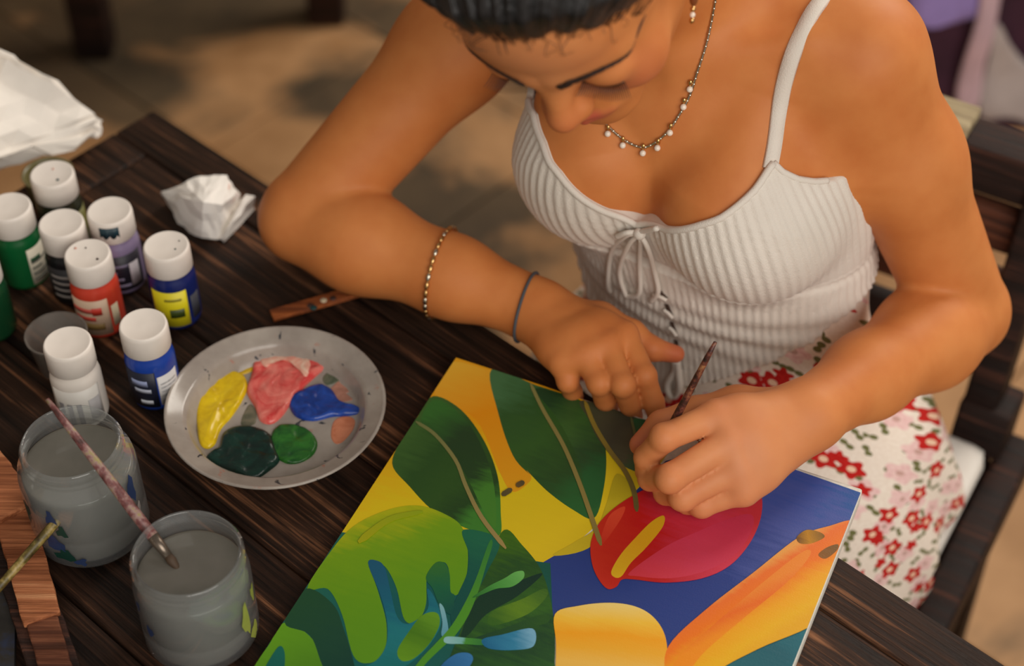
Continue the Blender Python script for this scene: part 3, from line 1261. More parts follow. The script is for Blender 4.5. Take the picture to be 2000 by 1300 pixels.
f_tb = lambda p: np.minimum(np.concatenate([body(p[i:i + 1]) for i in range(len(p))]), f_top(p))
BOWC = hit(1246, 447, f_tb)
bow_loops = [
    [(1246, 447), (1218, 452), (1196, 490), (1190, 540), (1196, 562)],
    [(1246, 447), (1224, 470), (1212, 520), (1222, 565), (1240, 576), (1256, 562), (1258, 510), (1250, 455)],
    [(1246, 447), (1272, 475), (1284, 520), (1284, 560), (1272, 580)],
    [(1205, 452), (1224, 445), (1246, 444), (1290, 448)],
]
for L in bow_loops:
    P = [hit(x, y, f_tb) for x, y in L]
    P = [p + grad(f_tb, p) * 0.0045 for p in P]
    add_tube('drawstring', catmull(P, 8), 0.0021, M_KNIT, top)
kn = mesh_obj('bow_knot', *(lambda VF: VF)(lathe([(0.0001, -.005), (.0035, -.004), (.005, 0), (.0035, .004), (.0001, .005)], 12)), M_KNIT, top)
kn.location = tuple(BOWC + grad(f_top, BOWC) * 0.005 - POFF)
kn.rotation_euler = (0.8, 0.3, 0.2)
M_GAP = plain('lacing_gap', srgb(58, 36, 24), 0.9)
lac = [(1286, 560), (1302, 590), (1312, 625), (1320, 660), (1326, 695), (1331, 730)]
for i in range(len(lac) - 1):
    (x0, y0), (x1, y1) = lac[i], lac[i + 1]
    a, b = hit(x0, y0 + 4, f_top), hit(x1, y1 - 8, f_top)
    add_tube('lacing_gap', catmull([a, (a + b) / 2 + grad(f_top, (a + b) / 2) * .0002, b], 3), 0.0017, M_GAP, top, 6)
    P = [hit(x0 - 7, y0 + 10, f_top), hit((x0 + x1) / 2, (y0 + y1) / 2, f_top), hit(x1 + 5, y1 - 8, f_top)]
    add_tube('lacing', catmull(lift(P, .003), 4), 0.0016, M_KNIT, top, 6)

# ---- skirt
HIP = np.array([.215, 1.12, .52])


def f_skirt0(p):
    p = p.astype(np.float32)
    d = trunk(p)
    for s in (-1, 1):
        a = HIP + TLF * s * 0.095 + TFW * 0.02 + UPV * 0.0
        b = HIP + TLF * s * 0.085 + TFW * 0.44 + UPV * (-0.03)
        d = smin(d, rc(p, a, b, 0.098, 0.075), 0.06)
    # cloth spread over the seat beside her left thigh
    a = HIP + TLF * 0.165 - TFW * 0.02 - UPV * 0.052
    b = HIP + TLF * 0.170 + TFW * 0.34 - UPV * 0.075
    d = smin(d, rc(p, a, b, 0.036, 0.045), 0.07)
    u = (p - HIP) @ TLF; v = (p - HIP) @ TFW; z = p[:, 2]
    flare = np.clip((0.60 - z) / 0.15, 0, 1)
    folds = 0.0045 * np.sin(u * 46 + 9 * np.sin(v * 9)) * flare + 0.004 * np.sin(v * 38 + u * 20) * flare
    return d - 0.006 - folds


def f_skirt(p):
    d = f_skirt0(p)
    z = p[:, 2]
    v = (p - HIP) @ TFW
    for s in (-1, 1):                              # cloth falling over the knees
        k = HIP + TLF * s * 0.085 + TFW * 0.43 - UPV * 0.03
        d = smin(d, rc(p.astype(np.float32), k, k - UPV * 0.14, 0.078, 0.088), 0.05)
    d = smax(d, (z - (zhem(phi_of(p)) + 0.006)).astype(np.float32), 0.004)
    q = p - np.array([cushion.location.x, cushion.location.y, 0])
    on_c = (np.abs(q @ TLF) < 0.156) & (np.abs(q @ TFW) < 0.091)
    zmin = np.where(on_c, 0.4835, np.where(v < 0.27, 0.4495, 0.37))
    return np.maximum(d, zmin - z)                 # rests on cushion and seat, hangs free in front


sV, sQ = polygonise(f_skirt, (-.24, .56, .362), (.50, 1.34, .76), 0.0036)
skirt = np_mesh('floral_skirt', sV - POFF, sQ, M_FLORAL, person)
skirt['label'] = 'cream skirt printed with small red flowers'
u = (sV - HIP) @ TLF; v = (sV - HIP) @ TFW; z = sV[:, 2]
wz = np.clip((z - 0.60) / 0.06, 0, 1)
uu = u + np.clip(u - 0.14, 0, 1) * 0 + (np.clip(0.58 - z, 0, 1) * 0.9 * np.clip((u - 0.13) / 0.06, 0, 1))
vv = v - (z - 0.6) * 1.0
UVs = np.stack([uu, vv], 1)
ul = skirt.data.uv_layers.new(name='UVMap')
li = np.empty(len(skirt.data.loops), np.int32); skirt.data.loops.foreach_get('vertex_index', li)
ul.data.foreach_set('uv', (UVs[li]).astype(np.float32).ravel())

f_cloth = lambda p: np.minimum(f_skirt(p), f_top(p))
P = [hit(x, y, f_cloth) for x, y in ((1322, 690), (1318, 715), (1304, 742), (1306, 760), (1322, 766), (1336, 752), (1332, 722), (1326, 695))]
add_tube('drawstring', catmull([p + grad(f_cloth, p) * .005 for p in P if p is not None], 6), 0.0030, M_KNIT, top)

# ---- hair: cap over the skull pulled back to a bun, plus loose strands
def f_hair(p):
    q = w2h(p.astype(np.float32))
    ax = np.abs(q[:, 0])
    x, y, z = q[:, 0], q[:, 1], q[:, 2]
    d = ell(q, (0, -.012, .036), (.072, .090, .082))
    qq = q.copy(); qq[:, 0] = ax
    d = smin(d, ell(q, (0, .044, .040), (.058, .047, .050)), .03)
    yh = np.where(z > 0.03, 0.036 + (z - 0.03) * 0.95, 0.036 + (z - 0.03) * 0.55) - 2.2 * np.clip(ax - .035, 0, 1) ** 2 + 0.002 * np.sin(x * 170) + 0.002 * np.sin(x * 390 + 1)
    depth = np.clip((yh - y) / 0.03, 0, 1)
    th = np.arctan2(x, z - 0.02)
    groove = np.sin(th * 46 + 3 * np.sin(th * 7) + y * 30) * 0.0012 + np.sin(th * 83 + 2 * np.sin(y * 40)) * 0.0007
    off = -0.0015 + 0.019 * depth ** 0.6 + groove * depth
    d = d - off
    d = smax(d, (y - yh) * 0.7, 0.004)
    d = smax(d, -(z + 0.055 + 0.0 * y), 0.01)
    bun = ell(q, (0, -.112, .050), (.048, .034, .044)) - 0.002 * np.sin(np.arctan2(x, z - .05) * 9 + np.hypot(x, z - .05) * 260)
    return smin(d, bun, 0.01) * HS


hb = h2w(np.array([(x, y, z) for x in (-.1, .1) for y in (-.155, .11) for z in (-.07, .14)]))
hV, hQ = polygonise(f_hair, hb.min(0), hb.max(0), 0.0021)
hair = np_mesh('hair', hV - POFF, hQ, M_HAIR, person)
hair['label'] = 'black hair combed back'
q = w2h(hV)
th = np.arctan2(q[:, 0], q[:, 2] - 0.02)
attr(hair.data, 'strand', np.stack([th * 42, q[:, 1] * 22, q[:, 2] * 8], 1), 'FLOAT_VECTOR')


def head_surf(x, z, f=head_l):
    """front surface y of the head at local x, z"""
    y = 0.2
    for _ in range(80):
        d = float(f(np.array([[x, y, z]]))[0])
        if d < 2e-4: break
        y -= d * 0.7
    return np.array([x, y, z])


def hairline_y(x, z):
    return (0.036 + (z - 0.03) * (0.95 if z > 0.03 else 0.55)) - 2.2 * max(abs(x) - .035, 0) ** 2


def push_out(q_, d0):
    dd = float(head_l(q_[None, :])[0]); e = 5e-4
    gg = np.array([head_l((q_ + e * np.eye(3)[a])[None, :])[0] - dd for a in range(3)]) / e
    return q_ + gg / (np.linalg.norm(gg) + 1e-6) * (d0 - dd)


HLX = np.linspace(-.066, .068, 23)
HLZ = []
for x in HLX:
    z = 0.0
    while z < .1 and head_surf(x, z)[1] > hairline_y(x, z) + .003: z += .004
    HLZ.append(z)
V, F = [], []
for i in range(320):
    x = random.uniform(-.064, .066)
    p0 = head_surf(x, float(np.interp(x, HLX, HLZ)) + random.uniform(-.004, .005))
    wild = random.random() < 0.07
    curl = random.uniform(-1, 1)
    L = random.uniform(.016, .032)
    P = [p0]
    for k in range(1, 6):
        t = k / 5
        if wild:
            q_ = p0 + np.array([curl * .010 * math.sin(t * 3), .004 * t, -L * .45 * t])
            q_ = push_out(q_, .0008 + .005 * math.sin(t * 3))
        else:
            q_ = push_out(p0 + np.array([x * .2 * t + curl * .004 * t, -L * t * .8, L * t * .55]), .0012 + .006 * t)
        P.append(q_)
    tube([h2w(a) - POFF for a in catmull(P, 2)], list(np.linspace(.00026, .00012, 11)), 4, V=V, F=F)
hs = mesh_obj('loose_hair_strands', V, F, M_STRAND, hair)
tag(hs, kind='stuff')

# eyebrows and lashes
for s in (-1, 1):
    V, F = [], []
    for i in range(300):
        t = random.random()
        x = s * (.011 + .045 * t)
        z = .0165 + .008 * math.sin(t * 2.2) - .005 * t + random.uniform(-1, 1) * .0040 * (1.1 - 0.8 * t)
        p0 = head_surf(x, z)
        d = np.array([s * (.004 + .004 * t), 0, .0035 * (1 - 1.5 * t)])
        p1 = head_surf(*(p0 + d)[[0, 2]])
        tube([h2w(p0 + (0, .0003, 0)) - POFF, h2w((p0 + p1) / 2 + (0, .0012, 0)) - POFF, h2w(p1 + (0, .0006, 0)) - POFF], [.00045, .00045, .0001], 4, V=V, F=F)
    mesh_obj('eyebrow', V, F, M_BROW, person)
    V, F = [], []
    for i in range(24):
        t = i / 23
        x = .0175 + .029 * t
        z = -.0125 - .0035 * math.sin(t * math.pi) + 0.002 * t
        p0 = head_surf(s * x, z)
        sp = (t - 0.4) * 0.9
        P = [p0 + np.array([s * sp * .011 * k, .0105 * k, -.0060 * k + .0055 * k * k]) for k in (0, .3, .6, .85, 1.0)]
        tube([h2w(a) - POFF for a in P], [.0004, .00036, .0003, .0002, .00008], 4, V=V, F=F)
    # lid line
    P = [head_surf(s * x, -.0125 - .0035 * math.sin((x - .0175) / .029 * math.pi) + 0.002 * (x - .0175) / .029) for x in np.linspace(.0175, .0465, 10)]
    tube([h2w(a) - POFF for a in P], .0006, 5, V=V, F=F)
    mesh_obj('eyelashes', V, F, M_STRAND, person)

# ---- jewellery
def f_chest(p):
    p = p.astype(np.float32)
    return smin(smin(torso(p), shoulders(p), 0.035), neck(p), 0.03)


neckl = [(1396, -10), (1388, 40), (1378, 90), (1362, 140), (1348, 185), (1325, 228), (1300, 262), (1262, 286), (1225, 276), (1190, 248), (1165, 215)]
NP = [hit(x, y, f_chest) for x, y in neckl]
# carry the chain on round the neck out of view
nk_extra_l = []
ax_n = NK_T - NECK; ax_n /= np.linalg.norm(ax_n)
a0 = NP[0]
NPc = catmull(NP, 8)
NPc = [p + grad(f_chest, p) * 0.0012 for p in NPc]
necklace = add_tube('necklace', NPc, 0.0010, M_SILVER, person, 6)
necklace['label'] = 'fine silver chain necklace with small pearl drops'


def bead(name, p, r, mat, parent, sc=(1, 1, 1)):
    bm = bmesh.new()
    bmesh.ops.create_uvsphere(bm, u_segments=12, v_segments=8, radius=r)
    bmesh.ops.scale(bm, vec=sc, verts=bm.verts)
    o = bm_obj(name, bm, mat, parent)
    o.location = tuple(np.asarray(p) - POFF)
    return o


for x, y in ((1348, 172), (1336, 208), (1310, 258), (1286, 287), (1257, 297), (1216, 284), (1187, 262), (1169, 232)):
    p = hit(x, y, f_chest); nrm = grad(f_chest, p)
    bead('pearl', p + nrm * .0022, .0024, M_PEARL, necklace)
    pu = hit(x + 1, y - 12, f_chest)
    bead('charm', pu + grad(f_chest, pu) * .0016, .0018, M_GOLD, necklace, (1, 1, 1.6))
for i in range(2, len(NPc), 2):
    bead('chain_bead', NPc[i], .0013, M_SILVER, necklace)

lobe = h2w((.0755, -.004, -.043))
earring = add_tube('earring', [lobe + UPV * .004, lobe, lobe - UPV * .030], .0006, M_GOLD, person, 6)
earring['label'] = 'dangling gold and brown bead earring'
for k, (dz, r, m, sz) in enumerate(((.010, .0022, M_PEARL, 1.3), (.0165, .0028, M_BROWNBEAD, 1.6), (.0235, .0020, M_GOLD, 1), (.028, .0019, M_PEARL, 1), (.0325, .0019, M_GOLD, 1.2))):
    bead('bead', lobe - UPV * (dz + .012), r, m, earring, (1, 1, sz))

# bracelets on her right arm
def arm_ring(t, r_off, n=40, tilt=0.0, sag=0.0):
    c = EL_R * (1 - t) + WR_R * t
    ax = WR_R - EL_R; ax = ax / np.linalg.norm(ax)
    e1 = np.cross(ax, UPV); e1 /= np.linalg.norm(e1); e2 = np.cross(e1, ax)
    out = []
    for i in range(n):
        a = 2 * math.pi * i / n
        d = e1 * math.cos(a) + e2 * math.sin(a)
        lo, hi = 0.0, 0.08
        cc = c + ax * tilt * math.cos(a)
        for _ in range(22):
            m = (lo + hi) / 2
            if bodyf((cc + d * m)[None, :])[0] < 0: lo = m
            else: hi = m
        out.append(cc + d * (lo + r_off) - UPV * sag * 0)
    return out


rg = arm_ring(0.955, .0012, tilt=0.004)
cb = add_tube('cord_bracelet', rg, .0013, M_CORD, person, 6, True)
cb['label'] = 'thin grey cord bracelet'
rg = arm_ring(0.60, .0022, n=34, tilt=0.006)
br = add_tube('bracelet', rg, .0007, M_GOLD, person, 6, True)
br['label'] = 'gold and silver chain-link bracelet'
for i, p in enumerate(rg):
    nx = rg[(i + 1) % len(rg)]
    o = bead('link', (p + nx) / 2, .0029, M_GOLD if i % 3 else M_SILVER, br, (0.7, 0.7, 1.0))
    dv = Vector(nx - p)
    o.rotation_euler = dv.to_track_quat('Z', 'Y').to_euler()
    o.scale = (1, 1, 1.25)

# ================================================================== canvas and painting
CZ = 0.768
CA, CB = at(890, 697, CZ), at(1680, 968, CZ)
CX = (CB - CA); CW = np.linalg.norm(CX); CX /= CW
_c, _s = math.cos(math.radians(1.3)), math.sin(math.radians(1.3))
CX = np.array([_c * CX[0] - _s * CX[1], _s * CX[0] + _c * CX[1], 0.0])
CY = np.array([CX[1], -CX[0], 0])          # toward the viewer's side of the table
CH = 0.46
canvas = empty('canvas_painting', (CA[0], CA[1], TZ), 'stretched canvas with a colourful painting of tropical leaves and red anthurium', 'painting', rotz=math.atan2(CX[1], CX[0]))


def cuv(px, py):
    """pixel -> canvas plane coordinates in metres (u along the top edge, v away from it)"""
    p = at(px, py, CZ) - CA
    return np.array([p @ CX, p @ CY])


M_CANVAS = plain('canvas_cloth', srgb(214, 208, 196), 0.85, bump=0.2, scale=300)
bm = bmesh.new()
box(bm, (CW / 2, -CH / 2, (CZ - TZ) / 2 - 0.0003 + 0.0006), (CW, CH, CZ - TZ - 0.0006), bevel=0.0022)
bm_obj('stretched_cloth', bm, M_CANVAS, canvas)
for y in (-0.009, -CH + 0.009):
    pass


def mat_paint(name, stops, p0, p1, strokes=0.25, rough=0.42, ang=0.6):
    """brushed acrylic: a colour run from p0 to p1 (canvas metres) with stroke streaks"""
    t = NT(name)
    p0 = np.asarray(p0); p1 = np.asarray(p1)
    d = p1 - p0; L2 = float(d @ d)
    uv = t.n('ShaderNodeUVMap')
    dt = t.n('ShaderNodeVectorMath', operation='DOT_PRODUCT')
    sb = t.n('ShaderNodeVectorMath', operation='SUBTRACT')
    sb.inputs[1].default_value = (p0[0], p0[1], 0)
    t.l(uv.outputs['UV'], sb.inputs[0]); t.l(sb.outputs[0], dt.inputs[0])
    dt.inputs[1].default_value = (d[0] / L2, d[1] / L2, 0)
    mp = t.n('ShaderNodeMapping')
    mp.inputs['Rotation'].default_value = (0, 0, -math.atan2(d[1], d[0]) + 1.35)
    mp.inputs['Scale'].default_value = (26, 210, 1)
    t.l(uv.outputs['UV'], mp.inputs['Vector'])
    st = t.noise(mp.outputs['Vector'], 1.0, 4, 0.6, 0.4)
    bl = t.noise(uv.outputs['UV'], 34, 3, 0.5, 0.3)
    f = t.math('ADD', dt.outputs['Value'], t.math('MULTIPLY', t.math('SUBTRACT', st, 0.5), strokes))
    f = t.math('ADD', f, t.math('MULTIPLY', t.math('SUBTRACT', bl, 0.5), strokes * 0.8))
    c = t.ramp(f, stops)
    t.base(c)
    t.set(Roughness=rough, **{'Specular_IOR_Level': 0.3})
    wv = t.noise(uv.outputs['UV'], 900, 2)
    h = t.math('ADD', t.math('MULTIPLY', st, 0.6), t.math('MULTIPLY', wv, 0.6))
    t.bump(h, 0.22, 0.0006)
    return t.m


def clip_rect(poly, x0, x1, y0, y1):
    def clip(P, inside, inter):
        out = []
        for i in range(len(P)):
            a, b = P[i - 1], P[i]
            ia, ib = inside(a), inside(b)
            if ib:
                if not ia: out.append(inter(a, b))
                out.append(b)
            elif ia: out.append(inter(a, b))
        return out
    for ax, val, sgn in ((0, x0, 1), (0, x1, -1), (1, y0, 1), (1, y1, -1)):
        poly = clip(poly, lambda p: sgn * (p[ax] - val) >= 0, lambda a, b: a + (b - a) * ((val - a[ax]) / (b[ax] - a[ax])))
        if not poly: break
    return poly


_layer = [0]


def paint(name, pix, stops, g0, g1, strokes=0.22, smooth=True, rough=0.42):
    """one painted shape: pixel outline put on the canvas, a thin raised paint film"""
    P = [cuv(x, y) for x, y in pix]
    if smooth: P = catmull(P, 6, True)
    P = clip_rect([np.asarray(p) for p in P], 0.0006, CW - 0.0006, 0.0006, CH - 0.0006)
    Q = []
    for p in P:
        if not Q or np.linalg.norm(p - Q[-1]) > 2e-5: Q.append(p)
    z = CZ - TZ + 0.0002 + 0.00002 * _layer[0]
    _layer[0] += 1
    tri = tessellate_polygon([[Vector((p[0], -p[1], 0)) for p in Q]])
    n = len(Q)
    V = [(p[0], -p[1], z) for p in Q] + [(p[0], -p[1], z - 0.0004) for p in Q]
    F = []
    for t in tri:
        a, b, c = [Vector(V[i]) for i in t]
        F.append(tuple(t) if (b - a).cross(c - a).z > 0 else tuple(reversed(t)))
    ar = sum(Q[i - 1][0] * -Q[i][1] - Q[i][0] * -Q[i - 1][1] for i in range(n))
    for i in range(n):
        j = (i + 1) % n
        F.append((i, n + i, n + j, j) if ar > 0 else (j, n + j, n + i, i))
    m = mat_paint(name + '_paint', [(p, srgb(*c)) for p, c in stops], cuv(*g0), cuv(*g1), strokes, rough)
    o = mesh_obj(name, V, F, m, canvas, smooth=False)
    ul = o.data.uv_layers.new(name='UVMap')
    for lp in o.data.loops:
        co = o.data.vertices[lp.vertex_index].co
        ul.data[lp.index].uv = (co.x, -co.y)
    return o


# ground colours
paint('yellow_ground', [(880, 690), (1180, 795), (1330, 850), (1250, 960), (1160, 1030), (1058, 1120), (900, 1100), (690, 1110), (590, 1130), (620, 1040)],
      [(0, (222, 158, 28)), (.3, (222, 150, 8)), (.6, (214, 186, 20)), (1, (206, 176, 26))], (890, 690), (1060, 1110), .18, False)
paint('blue_ground', [(1160, 1040), (1300, 900), (1420, 870), (1690, 965), (1640, 1110), (1480, 1180), (1380, 1300), (1250, 1300), (1060, 1230), (1040, 1110)],
      [(0, (38, 58, 120)), (.5, (34, 56, 124)), (.75, (72, 84, 150)), (.9, (60, 78, 148)), (1, (24, 74, 142))], (1080, 1190), (1660, 960), .35, False)
paint('teal_ground', [(1190, 1330), (1400, 1240), (1600, 1190), (1640, 1190), (1560, 2100), (900, 2100), (1000, 1330)],
      [(0, (20, 92, 100)), (.5, (14, 84, 96)), (1, (18, 100, 112))], (1400, 1300), (1600, 1230), .4, False)
paint('green_ground', [(640, 1035), (1075, 1100), (1085, 1330), (1000, 2100), (-300, 2100), (440, 1330)],
      [(0, (30, 96, 80)), (.4, (16, 84, 84)), (1, (18, 80, 66))], (600, 1150), (1000, 1300), .4, False)
paint('orange_streak', [(876, 708), (950, 722), (975, 735), (1000, 880), (1036, 925), (1030, 945), (1000, 960), (975, 920), (930, 820), (850, 770)],
      [(0, (224, 172, 50)), (.45, (222, 140, 8)), (1, (216, 150, 20))], (870, 710), (1010, 940), .15)
paint('upper_leaf', [(960, 722), (1046, 752), (1140, 785), (1170, 820), (1184, 890), (1178, 960), (1160, 1012), (1120, 996), (1070, 960), (1030, 920), (1034, 926), (1002, 890), (974, 810)],
      [(0, (66, 108, 66)), (.25, (46, 82, 36)), (.5, (50, 88, 34)), (.75, (40, 72, 32)), (1, (38, 92, 44))], (966, 760), (1185, 940), .35)
paint('upper_leaf_shade', [(1046, 758), (1140, 790), (1170, 830), (1182, 900), (1172, 980), (1150, 985), (1130, 900), (1090, 820)],
      [(0, (38, 66, 36)), (.4, (58, 96, 42)), (.8, (40, 72, 38)), (1, (34, 88, 44))], (1060, 790), (1185, 900), .45)
paint('grey_leaf', [(1140, 782), (1290, 836), (1290, 860), (1262, 920), (1210, 905), (1170, 860), (1150, 820)],
      [(0, (74, 76, 52)), (.5, (66, 64, 50)), (.85, (80, 80, 58)), (1, (58, 92, 54))], (1150, 800), (1280, 860), .3)
paint('corner_leaf', [(1238, 818), (1296, 838), (1275, 860), (1250, 880)], [(0, (44, 96, 58)), (1, (36, 84, 52))], (1240, 820), (1290, 850), .3)
paint('left_leaf', [(846, 774), (900, 800), (945, 860), (972, 930), (978, 1000), (974, 1046), (920, 1035), (850, 1000), (800, 950), (766, 905), (790, 850), (815, 815)],
      [(0, (60, 96, 40)), (.3, (42, 76, 30)), (.6, (46, 80, 30)), (.85, (36, 66, 28)), (1, (60, 120, 42))], (800, 850), (985, 960), .35)
paint('left_leaf_shade', [(850, 780), (905, 815), (945, 880), (965, 950), (968, 1030), (945, 1000), (905, 920), (850, 850), (822, 822)],
      [(0, (52, 104, 40)), (.45, (36, 62, 32)), (.8, (36, 64, 30)), (1, (66, 122, 40))], (860, 790), (975, 930), .4)
paint('yellow_tone', [(1205, 925), (1240, 965), (1200, 1010), (1150, 1070), (1080, 1085), (1120, 1060), (1165, 1030), (1184, 985)],
      [(0, (176, 158, 26)), (1, (190, 166, 30))], (1200, 950), (1120, 1080), .3)
# monstera
paint('monstera_leaf', [(690, 1028), (760, 995), (822, 988), (880, 1010), (905, 1035), (914, 1080), (910, 1130), (895, 1160), (880, 1155), (876, 1110), (862, 1098), (835, 1120), (832, 1180), (815, 1214), (790, 1210), (775, 1150), (755, 1110), (735, 1098), (722, 1104), (740, 1160), (755, 1220), (750, 1275), (720, 1295), (690, 1280), (668, 1200), (640, 1150), (600, 1150), (640, 1085)],
      [(0, (168, 172, 16)), (.22, (112, 152, 18)), (.6, (94, 142, 20)), (1, (86, 136, 22))], (700, 1020), (790, 1250), .3)
paint('monstera_lower_lobe', [(556, 1216), (612, 1250), (638, 1320), (640, 1420), (560, 1460), (440, 1400), (490, 1310), (525, 1260)],
      [(0, (96, 150, 26)), (1, (70, 120, 24))], (570, 1220), (620, 1320), .3)
paint('dark_band', [(596, 1150), (650, 1180), (672, 1230), (690, 1290), (700, 1350), (660, 1350), (630, 1300), (605, 1240), (556, 1216)],
      [(0, (30, 72, 44)), (.6, (24, 66, 48)), (1, (14, 56, 46))], (610, 1170), (700, 1300), .35)
paint('monstera_right', [(985, 1035), (1020, 1065), (1055, 1110), (1075, 1170), (1084, 1240), (1080, 1330), (1060, 1420), (880, 1420), (870, 1320), (900, 1230), (930, 1150), (950, 1100)],
      [(0, (60, 100, 20)), (.25, (34, 72, 30)), (.5, (48, 92, 30)), (.75, (24, 62, 32)), (1, (40, 84, 32))], (990, 1050), (1030, 1330), .5)
paint('monstera_deep', [(935, 1165), (1000, 1140), (1060, 1120), (1010, 1165), (950, 1200), (915, 1240), (900, 1240)],
      [(0, (18, 52, 34)), (1, (14, 48, 36))], (920, 1230), (1050, 1130), .4)
paint('monstera_fold', [(920, 1250), (990, 1225), (1060, 1200), (1070, 1216), (1010, 1232), (940, 1262)], [(0, (20, 58, 40)), (1, (38, 78, 30))], (920, 1250), (1060, 1205), .4)
paint('monstera_glow', [(960, 1195), (1020, 1170), (1062, 1150), (1068, 1165), (1030, 1200), (960, 1222)], [(0, (50, 92, 28)), (.5, (88, 124, 28)), (1, (56, 96, 32))], (960, 1215), (1060, 1150), .5)
paint('teal_shape', [(905, 1035), (975, 1055), (950, 1120), (925, 1170), (905, 1215), (890, 1240), (880, 1200), (895, 1160), (912, 1120), (915, 1080)],
      [(0, (28, 98, 70)), (.5, (14, 76, 66)), (1, (12, 70, 64))], (930, 1045), (900, 1230), .35)
paint('teal_notch', [(832, 1128), (850, 1100), (868, 1100), (878, 1120), (880, 1155), (888, 1165), (880, 1200), (858, 1180), (845, 1150)],
      [(0, (48, 104, 44)), (.5, (24, 92, 60)), (1, (14, 72, 66))], (850, 1100), (880, 1200), .3)
paint('blue_vein', [(719, 1100), (738, 1096), (752, 1110), (762, 1150), (776, 1205), (800, 1218), (835, 1190), (834, 1150), (850, 1170), (862, 1215), (838, 1260), (800, 1296), (770, 1310), (740, 1330), (700, 1310), (735, 1290), (754, 1260), (756, 1215), (742, 1160)],
      [(0, (26, 84, 112)), (.4, (20, 92, 112)), (.7, (26, 110, 116)), (1, (18, 100, 100))], (730, 1100), (800, 1300), .4)
paint('pale_edge', [(858, 1180), (868, 1190), (876, 1232), (870, 1246), (862, 1240), (864, 1215)], [(0, (120, 170, 176)), (1, (80, 140, 160))], (860, 1180), (870, 1246), .3)
paint('small_lobe', [(840, 1196), (856, 1200), (858, 1222), (840, 1256), (812, 1284), (790, 1292), (778, 1284), (778, 1266), (800, 1232), (820, 1206)],
      [(0, (92, 138, 24)), (.5, (66, 112, 20)), (1, (92, 140, 30))], (790, 1285), (850, 1200), .35)
paint('monstera_stem', [(955, 1060), (962, 1064), (948, 1110), (936, 1150), (916, 1200), (890, 1240), (860, 1268), (830, 1298), (800, 1340), (788, 1336), (820, 1290), (850, 1258), (882, 1222), (908, 1178), (930, 1130)],
      [(0, (50, 118, 50)), (.5, (72, 134, 36)), (1, (70, 130, 34))], (955, 1060), (800, 1330), .25)
paint('stem_bud', [(926, 1164), (955, 1145), (985, 1130), (1005, 1118), (1022, 1116), (1022, 1130), (1000, 1146), (970, 1150), (940, 1162), (925, 1168)],
      [(0, (40, 100, 40)), (.5, (70, 140, 60)), (1, (100, 168, 84))], (926, 1165), (1022, 1118), .35)
paint('green_stemlet', [(872, 1244), (910, 1246), (945, 1250), (945, 1260), (905, 1258), (870, 1256)], [(0, (130, 176, 176)), (.4, (110, 166, 160)), (.5, (66, 132, 48)), (1, (44, 108, 50))], (872, 1250), (945, 1254), .2)
paint('blue_petal', [(944, 1248), (980, 1240), (1040, 1228), (1042, 1262), (1000, 1270), (960, 1268), (944, 1260)], [(0, (22, 92, 130)), (.6, (44, 118, 150)), (1, (110, 160, 186))], (945, 1255), (1042, 1245), .5)
paint('blue_bud', [(862, 1300), (890, 1278), (915, 1276), (924, 1288), (910, 1310), (880, 1330), (850, 1330)], [(0, (24, 84, 130)), (1, (50, 110, 160))], (862, 1320), (920, 1280), .4)
paint('teal_corner', [(500, 1350), (540, 1268), (556, 1275), (552, 1330), (530, 1400)], [(0, (20, 96, 84)), (1, (14, 76, 70))], (540, 1270), (520, 1360), .3)
# anthurium
paint('anthurium', [(1262, 955), (1310, 938), (1400, 930), (1462, 938), (1486, 965), (1486, 1010), (1465, 1060), (1425, 1105), (1370, 1130), (1300, 1138), (1240, 1132), (1215, 1132), (1204, 1146), (1186, 1150), (1168, 1130), (1156, 1100), (1154, 1060), (1172, 1020), (1210, 985)],
      [(0, (186, 40, 22)), (.3, (178, 24, 22)), (.5, (186, 42, 58)), (.75, (198, 54, 78)), (1, (194, 50, 58))], (1165, 1050), (1480, 1020), .3)
paint('anthurium_light', [(1190, 1008), (1220, 990), (1212, 1015), (1180, 1060), (1172, 1058)], [(0, (206, 66, 40)), (1, (190, 46, 28))], (1195, 1005), (1175, 1060), .3)
paint('anthurium_pink', [(1230, 1118), (1300, 1068), (1360, 1040), (1420, 1015), (1465, 1005), (1470, 1030), (1440, 1080), (1380, 1115), (1310, 1130), (1245, 1126)],
      [(0, (196, 52, 66)), (.5, (196, 56, 82)), (1, (192, 52, 76))], (1240, 1120), (1460, 1010), .5)
paint('anthurium_spadix', [(1296, 1008), (1294, 1030), (1262, 1070), (1232, 1100), (1214, 1126), (1200, 1128), (1194, 1116), (1212, 1084), (1240, 1052), (1272, 1020)],
      [(0, (214, 168, 30)), (.5, (206, 150, 24)), (1, (200, 156, 26))], (1200, 1120), (1294, 1010), .25)
# banana-like petals
paint('pale_petal', [(1084, 1200), (1130, 1184), (1190, 1178), (1240, 1185), (1275, 1205), (1298, 1240), (1304, 1290), (1300, 1360), (1290, 1420), (1060, 1420), (1082, 1330), (1086, 1260)],
      [(0, (226, 196, 110)), (.22, (228, 180, 56)), (.42, (226, 152, 22)), (.6, (222, 160, 40)), (.8, (220, 172, 74)), (1, (214, 166, 70))], (1190, 1180), (1180, 1330), .12)
paint('orange_petal', [(1306, 1262), (1380, 1190), (1470, 1120), (1560, 1050), (1620, 1028), (1668, 1020), (1660, 1080), (1640, 1150), (1595, 1216), (1480, 1268), (1390, 1320), (1330, 1400), (1296, 1420), (1298, 1330)],
      [(0, (220, 150, 70)), (.16, (220, 106, 34)), (.36, (222, 110, 14)), (.6, (222, 152, 8)), (.85, (218, 164, 8)), (1, (214, 156, 10))], (1440, 1130), (1540, 1230), .16)
